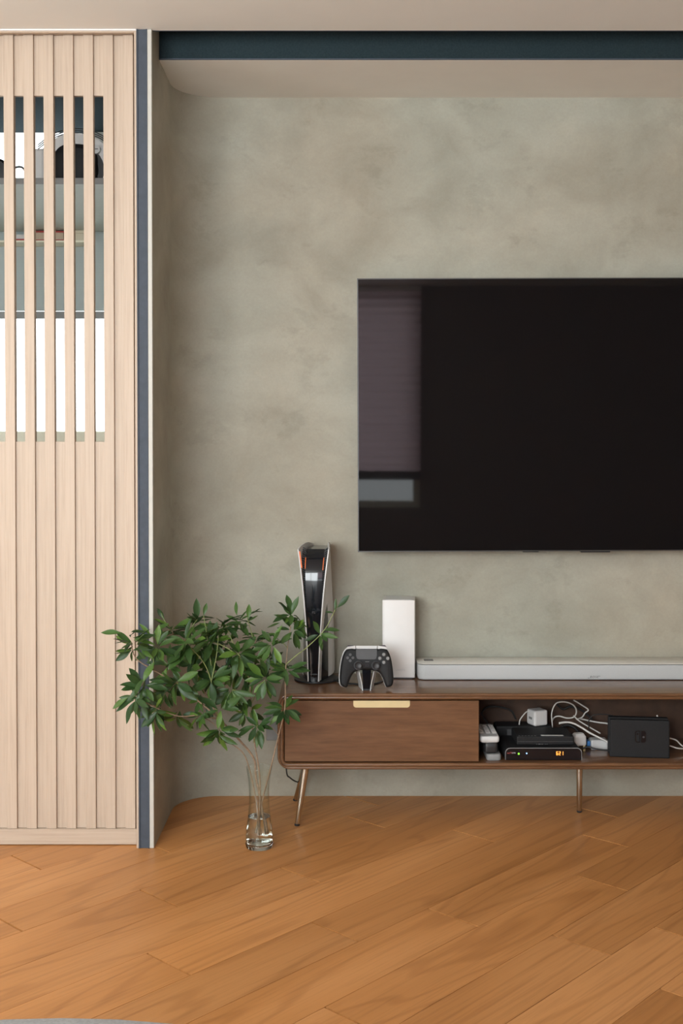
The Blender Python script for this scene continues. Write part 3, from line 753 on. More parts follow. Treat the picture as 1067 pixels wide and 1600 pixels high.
# ------------------------------------------------------------------ game console
def game_console():
    Y0 = top_y(1071.5); c = at(489.5, 1070, Y0)
    s = Y0 / FPX
    e = empty('game_console', (c.x, Y0, ZTOP), R(-5)); tag(e, 'upright game console with flared white side plates and a gloss black core', 'game console')
    zb = 0.012; Hc = at(489, 859, Y0).z - ZT; D = 0.205
    def wf(u): return (9.0 + 5.0 * u + 11.0 * u ** 2.2) * s          # half width of front edges
    def wr(u): return (26.0 - 8.0 * u ** 1.6) * s           # half width at the rear
    def half(u, v):
        k = min(1, v / 0.62); k = k * k * (3 - 2 * k)
        return wf(u) + (wr(u) - wf(u)) * k - 0.008 * max(0, v - 0.75) / 0.25 * 1.0
    nu, nv = 26, 14
    for sg, nm in ((-1, 'side_plate'), (1, 'side_plate')):
        bm = bmesh.new(); out = []; inn = []
        for i in range(nu + 1):
            u = i / nu; ro = []; ri = []
            for j in range(nv + 1):
                v = j / nv
                zz = zb + 0.0 + (Hc - zb) * u + 0.012 * math.sin(math.pi * v) * (u ** 3) - 0.004 * math.sin(math.pi * v) * (1 - u) ** 3 + (0.012 * v) * (1 - u) ** 4
                x = half(u, v) * sg
                ro.append(bm.verts.new((x, D * v, zz))); ri.append(bm.verts.new((x - sg * 0.0032, D * v + 0.0004, zz)))
            out.append(ro); inn.append(ri)
        for G in (out, inn):
            for i in range(nu):
                for j in range(nv): bm.faces.new((G[i][j], G[i][j+1], G[i+1][j+1], G[i+1][j]))
        for i in range(nu):
            for j in (0, nv): bm.faces.new((out[i][j], out[i+1][j], inn[i+1][j], inn[i][j]))
        for j in range(nv):
            for i in (0, nu): bm.faces.new((out[i][j], out[i][j+1], inn[i][j+1], inn[i][j]))
        o = mesh_obj(nm, bm, M['offwhite'], e, smooth='auto')
        if sg > 0:                                                   # disc slot in the right plate
            bm = bmesh.new(); L = []
            for i in range(9):
                zz = (at(489, 1057, Y0).z - ZT) + ((at(489, 1000, Y0).z - at(489, 1057, Y0).z)) * i / 8
                u = (zz - zb) / (Hc - zb); v = 0.17
                xa, xb = half(u, v), half(u, v + 0.05)
                L.append([(xa + 0.0002, D * v, zz), (xb + 0.0004, D * (v + 0.05), zz), (xb - 0.002, D * (v + 0.05), zz), (xa - 0.002, D * v, zz)])
            loft(bm, L, True, True); mesh_obj('disc_slot', bm, M['print'], o)
    # black core: upright front that rolls back towards the top
    bm = bmesh.new(); L = []
    for i in range(31):
        u = i / 30
        y = 0.010 + 0.010 * max(0, (u - 0.55) / 0.45) + 0.05 * max(0, (u - 0.80) / 0.20) ** 2.2
        z = zb - 0.004 + (Hc - 0.0 - zb) * u
        wi = min(wf(u) - 0.0040, (8.6 + 6.0 * u) * s)
        wi2 = min(half(u, 0.5) - 0.006, 0.036)
        L.append([(-wi, y, z), (-wi * 0.5, y - 0.0012, z), (0, y - 0.0016, z), (wi * 0.5, y - 0.0012, z), (wi, y, z), (wi2, y + 0.05, z), (wi2, D - 0.012, z), (-wi2, D - 0.012, z), (-wi2, y + 0.05, z)])
    loft(bm, L, True, True); mesh_obj('core', bm, M['piano'], e, smooth='auto')
    # vents between core and plates near the top
    for sg in (-1, 1):
        bm = bmesh.new()
        for i in range(30):
            u = 0.52 + 0.465 * i / 29
            z = zb + (Hc - zb) * u
            y = 0.012 + 0.010 * max(0, (u - 0.55) / 0.45) + 0.04 * max(0, (u - 0.80) / 0.20) ** 2.2
            xi = min(wf(u) - 0.004, (8.6 + 6.0 * u) * s); xo_ = wf(u) - 0.0035
            if xo_ - xi < 0.0008: continue
            vs = box(bm, 0, xo_ - xi, 0, 0.012, -0.0009, 0.0009)
            for v in vs: v.co.z += v.co.x * 0.7; v.co.x = sg * (xi + v.co.x); v.co.y += y + 0.002; v.co.z += z
        mesh_obj('vent_fins', bm, M['charcoal'], e)['kind'] = 'stuff'
    # standby light strips
    for sg, ua, ub, xoff in ((-1, 0.86, 0.985, -0.0042), (-1, 0.85, 0.93, None), (1, 0.84, 0.93, None)):
        bm = bmesh.new(); L = []
        for i in range(9):
            u = ua + (ub - ua) * i / 8; z = zb + (Hc - zb) * u
            y = 0.009 + 0.010 * max(0, (u - 0.55) / 0.45) + 0.05 * max(0, (u - 0.80) / 0.20) ** 2.2
            x = (wf(u) - 0.0050) if xoff is not None else (min(wf(u) - 0.004, (8.6 + 6.0 * u) * s) + 0.0006)
            if xoff is not None: y = 0.003
            hw_ = 0.0013 if xoff is not None else 0.0008
            L.append([(sg * (x - hw_), y, z), (sg * (x + hw_), y, z), (sg * (x + hw_), y + 0.004, z), (sg * (x - hw_), y + 0.004, z)])
        loft(bm, L, True, True); mesh_obj('light_strip', bm, M['glow_orange'], e)
    # round foot
    bm = bmesh.new(); lathe(bm, [(0.060, 0.0), (0.066, 0.002), (0.066, 0.006), (0.05, 0.010)], 32, (0, 0.085, 0), True, True)
    mesh_obj('foot', bm, M['black'], e, smooth='auto')
    textobj('logo_text', 'PS', 0.010, M['charcoal'], e, (0.0, 0.0072, zb + (Hc - zb) * 0.52))
    boxobj('front_port', M['charcoal'], e, -0.010, 0.010, 0.0072, 0.0095, 0.030, 0.0325)
game_console()

# ------------------------------------------------------------------ gamepad on its charging stand
PADY = top_y(1079.5)
def inset(poly, d):
    n = len(poly); out = []
    for i in range(n):
        p0, p, p1 = Vector(poly[i-1]), Vector(poly[i]), Vector(poly[(i+1) % n])
        t = (p1 - p0).normalized(); nrm = Vector((t.y, -t.x))
        out.append((p.x - nrm.x * d, p.y - nrm.y * d))
    return out
def gamepad():
    s = PADY / FPX; k = s / 9.7
    c = at(572.6, 1009.6, PADY)
    e = empty('gamepad', (c.x, PADY + 0.012, c.z)); e.rotation_euler = (R(-9), 0, 0)
    tag(e, 'black gamepad with pale top edge propped on its charging stand', 'gamepad')
    hp = [(0, 52), (90, 52), (160, 50), (215, 38), (290, 50), (340, 105), (375, 200), (395, 310), (410, 460), (405, 560), (385, 602), (350, 622), (305, 628), (285, 600), (262, 540), (238, 480), (200, 420), (150, 385), (80, 372), (0, 370)]
    sp_ = spline([(x, y, 0) for x, y in hp], 3)
    rt = [(p.x * k, -p.y * k) for p in sp_]
    full = rt + [(-x, z) for x, z in reversed(rt[1:-1])]
    if sum(a[0] * b[1] - b[0] * a[1] for a, b in zip(full, full[1:] + full[:1])) < 0: full = full[::-1]
    def L(ins, y): return [(x, y, z) for x, z in inset(full, ins)]
    bm = bmesh.new(); loft(bm, [L(0.0075, -0.0135), L(0.0045, -0.0125), L(0.0018, -0.0090), L(0.0004, -0.004), L(0.0, 0.001), L(0.0006, 0.004)], True, True)
    bmesh.ops.triangulate(bm, faces=[f for f in bm.faces if len(f.verts) > 4])
    mesh_obj('front_shell', bm, M['black_matte'], e, smooth='auto')
    # pale rear shell, a little larger so that it shows along the top and the left grip
    ft = [(x * 1.012 - 0.0012, z + (0.0022 if z > -0.03 else 0)) for x, z in full]
    def L2(ins, y): return [(x, y, z) for x, z in inset(ft, ins)]
    bm = bmesh.new(); loft(bm, [L2(0.0015, 0.0042), L2(0.0, 0.006), L2(0.0, 0.014), L2(0.004, 0.024), L2(0.012, 0.031)], True, True)
    bmesh.ops.triangulate(bm, faces=[f for f in bm.faces if len(f.verts) > 4])
    mesh_obj('rear_shell', bm, M['offwhite'], e, smooth='auto')
    P = lambda x, y: ((x - 510) * k, -(y - 190) * k)
    # pale top strip with the two shoulder buttons
    bm = bmesh.new(); prism(bm, [P(348, 196), P(672, 196), P(664, 240), P(356, 240)], 'y', -0.0095, 0.008); mesh_obj('top_strip', bm, M['offwhite'], e)
    for sg in (-1, 1):
        f = lambda x, y: (P(510 + sg * x, y))
        bm = bmesh.new(); prism(bm, [f(172, 196), f(285, 208), f(318, 250), f(262, 240), f(205, 246), f(168, 240)], 'y', -0.0085, 0.008); mesh_obj('shoulder', bm, M['offwhite'], e)
        bm = bmesh.new(); prism(bm, [f(195, 188), f(280, 186), f(312, 214), f(285, 206), f(200, 196)], 'y', -0.004, 0.014); mesh_obj('trigger', bm, M['piano'], e)
    bm = bmesh.new(); prism(bm, [P(352, 246), P(668, 246), P(668, 340), P(655, 385), P(630, 398), P(390, 398), P(365, 385), P(352, 340)], 'y', -0.0150, -0.012); mesh_obj('touchpad', bm, M['charcoal'], e)
    for x, y in ((262, 328), (262, 418), (222, 375), (302, 375)):
        bm = bmesh.new(); px_, pz_ = P(x, y); r = 0.0042
        prism(bm, [(px_ + r * math.cos(R(22.5 + 45 * i)), pz_ + r * math.sin(R(22.5 + 45 * i))) for i in range(8)], 'y', -0.0155, -0.012); mesh_obj('direction_key', bm, M['charcoal'], e)
    for x, y in ((772, 325), (712, 382), (832, 383), (770, 443)):
        bm = bmesh.new(); px_, pz_ = P(x, y)
        loft(bm, [[(px_ + r * math.cos(R(30 * i)), yy, pz_ + r * math.sin(R(30 * i))) for i in range(12)] for yy, r in ((-0.012, 0.0050), (-0.0150, 0.0050), (-0.0162, 0.0036))], True, True); mesh_obj('action_button', bm, M['grey'], e, smooth='auto')
    for x in (385, 652):
        px_, pz_ = P(x, 488)
        ring = lambda prs: [[(px_ + r * math.cos(R(18 * i)), yy, pz_ + r * math.sin(R(18 * i))) for i in range(20)] for yy, r in prs]
        bm = bmesh.new(); loft(bm, ring([(-0.010, 0.0138), (-0.0150, 0.0138), (-0.0165, 0.0125), (-0.0165, 0.0108), (-0.013, 0.0100)]), True, True); o = mesh_obj('stick_collar', bm, M['black'], e, smooth='auto')
        bm = bmesh.new(); loft(bm, ring([(-0.013, 0.005), (-0.022, 0.0055), (-0.0235, 0.0098), (-0.0265, 0.0102), (-0.0275, 0.0088), (-0.0262, 0.006)]), True, True); mesh_obj('thumb_stick', bm, M['black'], o, smooth='auto')
    bm = bmesh.new(); prism(bm, [P(488, 428), P(552, 428), P(548, 438), P(492, 438)], 'y', -0.0148, -0.012); mesh_obj('mute_button', bm, M['print'], e)
    textobj('logo_text', 'PS', 0.0085, M['piano'], e, (P(518, 488)[0], -0.0142, P(518, 488)[1]))
gamepad()
def charger():
    s = PADY / FPX; k = s / 9.7
    c = at(572.6, 1079.5, PADY)
    e = empty('charging_stand', (c.x, PADY, ZTOP)); tag(e, 'small black charging stand with two white fins under the gamepad', 'charging stand')
    Q = lambda x, y: ((x - 518) * k, max(0.0, (890 - y) * k))
    bm = bmesh.new()
    a = [Q(452, 562), Q(590, 562), Q(572, 880), Q(470, 880)]
    bot = [(x, 0.006, z) for x, z in a]; top = [(x, 0.060, z * 0.9) for x, z in a]
    loft(bm, [[(a[0][0], -0.004 + 0.008, a[0][1]), (a[1][0], 0.004, a[1][1]), (a[2][0], 0.004, 0.004), (a[3][0], 0.004, 0.004)],
              [(a[0][0], 0.022, a[0][1]), (a[1][0], 0.022, a[1][1]), (a[2][0], 0.06, 0.004), (a[3][0], 0.06, 0.004)]], True, True)
    mesh_obj('pillar', bm, M['piano'], e)
    for sg in (-1, 1):
        L = []
        for x, z, yb_ in ((110, 600, 0.045), (86, 720, 0.052), (66, 815, 0.058), (58, 890, 0.062)):
            xx = sg * x * k; zz = max(0, (890 - z) * k)
            L.append([(xx - 0.0010, 0.0, zz), (xx + 0.0010, 0.0, zz), (xx + sg * 0.010 + 0.001, yb_, zz), (xx + sg * 0.010 - 0.001, yb_, zz)])
        bm = bmesh.new(); loft(bm, L, True, True); mesh_obj('fin', bm, M['offwhite'], e)
    boxobj('foot', M['black'], e, -0.014, 0.014, 0.004, 0.062, 0.0, 0.004)
charger()
def cable(name, mat, label, pts, r=0.0022, n=7):
    """pts in world space"""
    o = tubeobj(name, mat, None, pts, r, n=n); tag(o, label, 'cable'); return o
zc = ZTOP + 0.0026
cable('power_cable', M['cable_k'], 'black cable running from the game console behind the gamepad',
      [(at(512, 1068, 3.30).x, 3.32, zc), (at(524, 1062, 3.28).x, 3.27, zc + 0.004), (at(535, 1060, 3.25).x, 3.24, zc + 0.002), (at(556, 1060, 3.25).x, 3.235, zc), (at(566, 1060, 3.25).x, 3.225, zc)], 0.0028)
cable('power_cable', M['cable_k'], 'black cable lying between the gamepad and the white router tower',
      [(at(578, 1062, 3.26).x, 3.23, zc), (at(590, 1058, 3.26).x, 3.25, zc), (at(598, 1056, 3.26).x, 3.28, zc), (at(601, 1056, 3.3).x, 3.31, zc), (at(600, 1056, 3.3).x, 3.36, zc)], 0.0028)

# ------------------------------------------------------------------ things inside the open compartment
def P3(x, y, Y): return at(x, y, Y)
# set-top box
def settop():
    Y0 = in_y(1190.2); a, b = at(790, 1180, Y0), at(910, 1180, Y0)
    W = b.x - a.x; h = at(850, 1170, Y0).z - IB; D = 0.150
    Y0 = YF + 0.024
    e = empty('set_top_box', ((a.x + b.x) / 2, Y0, ZIN)); tag(e, 'low black set top box with glowing orange digits in the console compartment', 'set top box')
    pts = [(W/2, 0.003), (W/2, h - 0.014)] + [(W/2 - 0.014 + 0.014 * math.cos(R(15*i)), h - 0.014 + 0.014 * math.sin(R(15*i))) for i in range(1, 7)] + [(-W/2 + 0.014 + 0.014 * math.cos(R(90 + 15*i)), h - 0.014 + 0.014 * math.sin(R(90 + 15*i))) for i in range(0, 7)] + [(-W/2, 0.003)]
    bm = bmesh.new(); prism(bm, pts, 'y', 0.003, D); mesh_obj('case', bm, M['black_matte'], e)
    sc_ = lambda f: [(x * f, 0.003 + (z - 0.003) * f) for x, z in pts]
    bm = bmesh.new(); o_, i_ = pts, [(x * 0.988, 0.003 + (z - 0.003) * 0.955) for x, z in pts]
    loft(bm, [[(x, 0.003, z) for x, z in o_], [(x, 0.0, z) for x, z in o_], [(x, 0.0, z) for x, z in i_], [(x, 0.002, z) for x, z in i_]], closed=False)
    mesh_obj('silver_rim', bm, M['grey'], e)
    bm = bmesh.new(); prism(bm, i_, 'y', 0.0005, 0.0029); mesh_obj('front_panel', bm, M['piano'], e)
    for sx in (-1, 1):
        for yy in (0.02, 0.13): boxobj('rubber_foot', M['black'], e, sx * (W/2 - 0.02) - 0.008, sx * (W/2 - 0.02) + 0.008, yy - 0.008, yy + 0.008, 0, 0.003)
    fx = lambda p: -W/2 + (p - 45) / (1030 - 45) * W
    fz = lambda q: h * (1 - (q - 45) / (215 - 45))
    for p, q, r, mt in ((218, 122, 0.0026, 'led_green'), (320, 117, 0.0019, 'led_blue')):
        bm = bmesh.new(); prism(bm, [(fx(p) + r * math.cos(R(30*i)), fz(q) + r * math.sin(R(30*i))) for i in range(12)], 'y', -0.0002, 0.0006); mesh_obj('status_light', bm, M[mt], e)
    # seven segment digits 6 2 1
    seg = {'6': 'acdefg', '2': 'abged', '1': 'bc'}
    dw, dh, th = 0.0052, 0.0105, 0.0014
    disp = empty('digits'); disp.parent = e
    for i, ch in enumerate('621'):
        cx, cz = fx(712 + 33 * i), fz(116)
        bm = bmesh.new()
        for g in seg[ch]:
            X0, X1, Z0, Z1 = {'a': (-dw/2, dw/2, dh/2 - th, dh/2), 'd': (-dw/2, dw/2, -dh/2, -dh/2 + th), 'g': (-dw/2, dw/2, -th/2, th/2),
                              'f': (-dw/2, -dw/2 + th, 0, dh/2), 'b': (dw/2 - th, dw/2, 0, dh/2), 'e': (-dw/2, -dw/2 + th, -dh/2, 0), 'c': (dw/2 - th, dw/2, -dh/2, 0)}[g]
            box(bm, cx + X0, cx + X1, -0.0002, 0.0006, cz + Z0, cz + Z1)
        mesh_obj('digit', bm, M['led_orange'], disp)
    textobj('logo_text', 'myTV', 0.0062, M['red_print'], e, (fx(103), 0.0002, fz(112)))
    textobj('logo_text', 'SUPER', 0.0042, M['white_print'], e, (fx(152), 0.0002, fz(112)))
    return e, W, h, Y0
stb, SW, SH, SY = settop()
# broadband box on top of it
def modem():
    Y0 = SY + 0.020; z0 = ZIN + SH + 0.0004
    a, b = at(807.5, 1160, Y0), at(897, 1160, Y0); W = b.x - a.x; h = at(850, 1150.6, Y0).z - z0; D = 0.105
    e = empty('modem', ((a.x + b.x) / 2, Y0, z0)); tag(e, 'black modem with a pale sticker stacked on the set top box', 'modem')
    boxobj('case', M['black_matte'], e, -W/2, W/2, 0, D, 0.002, h, 0.004)
    boxobj('foot', M['black'], e, -W/2 + 0.01, W/2 - 0.01, 0.01, D - 0.01, 0, 0.002)
    boxobj('sticker', M['label'], e, at(846, 1150, Y0).x - e.location.x, at(881, 1150, Y0).x - e.location.x, 0.0045, 0.016, h, h + 0.0003)
    boxobj('seam', M['print'], e, -W/2 + 0.002, W/2 - 0.002, -0.0003, 0.001, h * 0.45, h * 0.47)
    for i in range(6): boxobj('indicator', M['grey'], e, -W/2 + 0.006 + 0.009 * i, -W/2 + 0.010 + 0.009 * i, 0.006, 0.0085, h, h + 0.0003)
    textobj('marking', '. ... ..  . .', 0.010, M['faint'], e, (-0.01, -0.0004, h * 0.28))
modem()
# power brick and white charger standing on it
YK = YF + 0.165
pb = at(775, 1150, YK).x, at(862, 1150, YK).x
e = empty('power_brick', ((pb[0] + pb[1]) / 2, YK + 0.03, ZIN)); tag(e, 'black power brick lying behind the modem and the remotes', 'power brick')
hb = at(800, 1134.5, YK).z - ZIN
boxobj('case', M['black_matte'], e, (pb[0]-pb[1])/2, (pb[1]-pb[0])/2, -0.03, 0.03, 0, hb, 0.005)
boxobj('label_plate', M['charcoal'], e, -0.05, -0.005, -0.0305, -0.0298, hb * 0.55, hb * 0.85)
tubeobj('lead', M['cable_k'], e, [((pb[0]-pb[1])/2 + 0.002, 0.0, 0.03), ((pb[0]-pb[1])/2 - 0.02, 0.01, 0.02), ((pb[0]-pb[1])/2 - 0.03, 0.03, 0.004)], 0.003)
ca, cb = at(828, 1120, YK - 0.012).x, at(856, 1120, YK - 0.012).x
e = empty('charger_plug', ((ca + cb) / 2, YK + 0.018, ZIN + hb + 0.0005), R(24)); tag(e, 'white cube charger tilted on the black power brick', 'charger')
hc = at(840, 1110.5, YK).z - ZIN - hb
boxobj('body', M['white'], e, -0.0235, 0.0235, -0.022, 0.022, 0.0, hc, 0.006, 3)
boxobj('pin_plate', M['offwhite'], e, -0.018, 0.018, 0.022, 0.026, 0.006, hc - 0.006, 0.002)
boxobj('port', M['grey'], e, -0.0242, -0.0232, -0.008, 0.008, hc * 0.4, hc * 0.55)
# remotes
def remote(name, label, xa, xb, y0, z0, L, h, mat, keys, kmat, rz=0.0, rows=7):
    W = xb - xa
    e = empty(name, ((xa + xb) / 2, y0, z0), rz); tag(e, label, 'remote control')
    bm = bmesh.new(); lo = lambda i, z: [(x, y, z) for x, y in rrect(-W/2 + i, W/2 - i, i, L - i, 0.009 - i * 0.5, 5)]
    loft(bm, [lo(0.003, 0.0), lo(0.0005, 0.003), lo(0.0, h * 0.5), lo(0.0006, h - 0.003), lo(0.0025, h)], True, True)
    mesh_obj('body', bm, mat, e, smooth='auto')
    for r_ in range(rows):
        for c_ in range(keys):
            kx = -W/2 + W * (c_ + 0.5) / keys; ky = 0.038 + (L - 0.05) * r_ / rows
            boxobj('button', kmat, e, kx - W * 0.36 / keys, kx + W * 0.36 / keys, ky, ky + 0.0085, h, h + 0.0018, 0.0008, 1)
    return e
RY = YF + 0.026
h1 = 0.0185; h2 = 0.030; 
remote('remote_control', 'grey remote control lowest in the stack beside the drawer', at(760, 1185, RY).x, at(783, 1185, RY).x, RY - 0.004, ZIN, 0.16, h1, M['grey'], 3, M['charcoal'])
remote('remote_control', 'black remote control between the grey and the white remotes', at(756.5, 1170, RY).x, at(778.5, 1170, RY).x, RY + 0.002, ZIN + h1 + 0.0022, 0.165, h2 - 0.002, M['black'], 3, M['charcoal'])
remote('remote_control', 'white remote control with pale keys on top of the stack', at(750.0, 1160, RY).x, at(780.5, 1160, RY).x, RY - 0.002, ZIN + h1 + h2 + 0.0026, 0.150, 0.0175, M['offwhite'], 3, M['white'])
bm = bmesh.new()
# handheld dock
def dock():
    Y0 = in_y(1184.5); a, b = at(955.5, 1160, Y0), at(1047, 1160, Y0); W = b.x - a.x; h = at(1000, 1125.5, Y0).z - IB; D = 0.052
    e = empty('console_dock', ((a.x + b.x) / 2, Y0 + D / 2, ZIN), R(-7)); tag(e, 'matte black handheld console dock with an embossed emblem at the right of the compartment', 'console dock')
    boxobj('front_shell', M['black_matte'], e, -W/2, W/2, -D/2, -D/2 + 0.016, 0, h, 0.004, 3)
    boxobj('rear_shell', M['black_matte'], e, -W/2 - 0.001, W/2 + 0.001, D/2 - 0.020, D/2, 0, h, 0.004, 3)
    boxobj('inner_base', M['black'], e, -W/2 + 0.006, W/2 - 0.006, -D/2 + 0.0161, D/2 - 0.0201, 0, 0.035)
    boxobj('side_ridge', M['black'], e, -W/2 - 0.0008, -W/2 - 0.0002, -D/2 + 0.004, -D/2 + 0.006, 0.006, h - 0.006)
    # emblem: outlined left half with a dot, solid right half with a hole
    lx = at(1002.5, 1151, Y0).x - e.location.x; lz = at(1002, 1151, Y0).z - ZIN; hh = 0.0168; ww = 0.0150
    yf = -D/2
    def halfshape(sg, i):
        r = 0.0065 - i * 0.5; x0, x1 = 0.0012 + (i if sg else i), ww - i
        pts = [(x0, -hh + i), (x1 - r, -hh + i)] + [(x1 - r + r * math.sin(R(15*j)), -hh + i + r - r * math.cos(R(15*j))) for j in range(1, 7)] + [(x1 - r + r * math.cos(R(15*j)), hh - i - r + r * math.sin(R(15*j))) for j in range(0, 7)] + [(x0, hh - i)]
        return [(lx + sg * x, lz + z) for x, z in pts]
    bm = bmesh.new(); o_, i_ = halfshape(-1, 0), halfshape(-1, 0.0022)
    loft(bm, [[(x, yf + 0.0002, z) for x, z in o_], [(x, yf - 0.0006, z) for x, z in o_], [(x, yf - 0.0006, z) for x, z in i_], [(x, yf + 0.0002, z) for x, z in i_]])
    em = mesh_obj('emblem', bm, M['piano'], e)
    dot = lambda cx, cz, r: [(cx + r * math.cos(R(30*i)), cz + r * math.sin(R(30*i))) for i in range(12)]
    bm = bmesh.new(); prism(bm, dot(lx - ww * 0.55, lz + hh * 0.45, 0.0026), 'y', yf - 0.0006, yf + 0.0002); mesh_obj('emblem', bm, M['piano'], e)
    bm = bmesh.new(); prism(bm, halfshape(1, 0), 'y', yf - 0.0006, yf + 0.0002); mesh_obj('emblem', bm, M['piano'], e)
    bm = bmesh.new(); prism(bm, dot(lx + ww * 0.55, lz - hh * 0.05, 0.0030), 'y', yf - 0.0009, yf - 0.0005); mesh_obj('emblem', bm, M['charcoal'], e)
dock()
# mains plug resting on its pins
def plug():
    Y0 = in_y(1175); c = at(906, 1156, Y0)
    e = empty('mains_plug', (c.x, Y0 + 0.012, ZIN), R(12)); tag(e, 'white three pin mains plug with brass pins beside the set top box', 'plug')
    zlo = at(906, 1165, Y0).z - ZIN; zhi = at(906, 1147.5, Y0).z - ZIN
    bm = bmesh.new(); L = []
    for z, ix, iy in ((zlo, 0.002, 0.001), (zlo + 0.002, 0.0, 0.0), (zhi - 0.008, 0.001, 0.0), (zhi, 0.006, 0.006)):
        L.append([(x, y, z) for x, y in rrect(-0.020 + ix, 0.019 - ix, -0.014 + iy, 0.018 - iy, 0.006, 4)])
    loft(bm, L, True, True); mesh_obj('body', bm, M['white'], e, smooth='auto')
    for x, y, z1_ in ((0.012, -0.009, 0), (-0.010, -0.004, 0.0), (0.001, 0.012, 0)):
        boxobj('pin', M['brass'], e, x - 0.0032, x + 0.0032, y - 0.002, y + 0.002, z1_, zlo + 0.001, 0.0006, 1)
    tubeobj('cord', M['cable_w'], e, [(0.0, 0.012, zlo + 0.012), (0.01, 0.03, zlo + 0.012), (0.022, 0.05, 0.02), (0.03, 0.07, 0.004)], 0.0026)
plug()
yq = YF + 0.15
e = empty('wall_adapter', (at(932, 1155, yq).x, yq, ZIN)); tag(e, 'white adapter with a blue connector between the plug and the console dock', 'adapter')
boxobj('body', M['offwhite'], e, -0.020, 0.030, -0.018, 0.022, 0, 0.030, 0.005, 2)
boxobj('connector', M['blue'], e, -0.031, -0.0205, -0.012, 0.010, 0.010, 0.026, 0.003, 2)
tubeobj('lead', M['cable_w'], e, [(-0.030, 0.0, 0.018), (-0.042, 0.006, 0.016), (-0.050, 0.02, 0.004)], 0.002)
# loose cables
def cab(mat, label, pts, r=0.0021):
    w_ = [at(x, y, YF + d) for x, y, d in pts]
    for p in w_: p.z = min(max(p.z, ZIN + r), IT - r - 0.0005)
    cable('cable', mat, label, w_, r)
cab(M['cable_w'], 'white cable making the tall loop behind the modem', [(862, 1152, .200), (863, 1135, .195), (862, 1114, .19), (869, 1099, .185), (884, 1097, .185), (896, 1102, .185), (900.5, 1111, .19), (897, 1120, .19), (886, 1122, .195), (874, 1119, .20), (866, 1121, .205), (862, 1128, .21)])
cab(M['cable_w'], 'white cable dropping from the tall loop towards the dock', [(896, 1118, .180), (903, 1125, .178), (912, 1131, .175), (924, 1138, .170), (938, 1146, .165)])
cab(M['cable_w'], 'thick white cable sweeping down from the modem to the dock', [(873, 1130, .150), (884, 1128.5, .148), (895, 1130, .145), (908, 1136.5, .140), (923, 1146, .130), (945, 1157, .120), (955, 1164, .118)], 0.0029)
cab(M['cable_w'], 'pale cable hanging in a zigzag at the top of the compartment', [(896, 1094, .21), (908, 1101, .21), (919, 1109, .21), (914, 1114, .212), (909, 1121, .215), (900, 1124, .22)], 0.0021)
cab(M['cable_w'], 'white cable running level behind the top of the dock', [(906, 1123, .225), (920, 1126, .225), (936, 1129, .222), (950, 1131, .22), (966, 1140, .215)], 0.0026)
cab(M['cable_w'], 'upper white cable loop leaving the right side of the dock', [(1040, 1152, .10), (1049, 1154, .10), (1057, 1157, .10), (1064, 1164, .10), (1071, 1168, .10), (1082, 1169, .11)])
cab(M['cable_w'], 'lower white cable leaving the right side of the dock', [(1040, 1163, .09), (1049, 1166, .09), (1058, 1169, .09), (1070, 1169.5, .095), (1084, 1166, .10)])
cab(M['cable_w'], 'short white lead curving from the cube charger', [(830, 1111, .185), (823, 1112, .183), (817, 1118, .18), (812, 1126, .18), (811, 1136, .185)], 0.0019)
cab(M['cable_w'], 'white cable end rising behind the dock', [(1026.5, 1117.5, .13), (1027, 1121, .128), (1028, 1135, .128), (1030, 1165, .13)], 0.0024)
cab(M['cable_k'], 'black cable coiled in a wide loop above the remotes', [(770, 1140, .21), (756, 1122, .21), (753, 1113, .21), (760, 1105.5, .21), (775, 1104, .21), (790, 1107, .21), (800, 1112, .21), (806, 1124, .215)], 0.003)
cab(M['cable_k'], 'thin black cable arched over the dock', [(922, 1150, .16), (920, 1137, .158), (920, 1126, .155), (926, 1118, .15), (940, 1116, .148), (956, 1118, .148), (968, 1124, .15), (975, 1140, .155)], 0.0017)
cab(M['cable_k'], 'thick black cable bunched behind the white cables', [(868, 1155, .21), (874, 1140, .22), (884, 1133, .225), (896, 1136, .22), (906, 1146, .215), (920, 1156, .21), (940, 1162, .20)], 0.0045)
cab(M['cable_k'], 'black cable lying in front of the blue connector', [(910, 1170, .10), (918, 1167, .098), (930, 1170, .09), (944, 1172, .085), (955, 1172, .085)], 0.0026)
cab(M['cable_k'], 'black cable hanging at the back of the compartment above the loop', [(870, 1100, .225), (880, 1108, .226), (890, 1104, .227), (903, 1107, .226), (912, 1112, .226), (925, 1124, .226)], 0.0035)
# cable under the console and the wall socket
tubeobj_ = [at(446, 1200, YF + 0.20), at(448, 1208, YF + 0.20), at(453, 1215, YF + 0.21), at(462, 1221, YF + 0.23), at(475, 1224, DW - 0.01)]
tubeobj_[0].z = ZB - 0.001; tubeobj_[1].z = min(tubeobj_[1].z, ZB - 0.012)
cable('power_cable', M['cable_k'], 'thin black cable drooping under the left end of the console', tubeobj_, 0.0022)
e = empty('wall_socket', (0, DW, 0)); tag(e, 'grey wall socket plate half hidden behind the leaves and the console', 'socket')
s0, s1 = at(416, 1112, DW), at(460, 1156, DW)
boxobj('plate', M['socket'], e, s0.x, s1.x, -0.008, -0.0002, s1.z, s0.z, 0.002)
for i in range(2):
    boxobj('rocker', M['grey'], e, s0.x + 0.012 + 0.036 * i, s0.x + 0.028 + 0.036 * i, -0.0095, -0.0078, s0.z - 0.034, s0.z - 0.014, 0.001, 1)

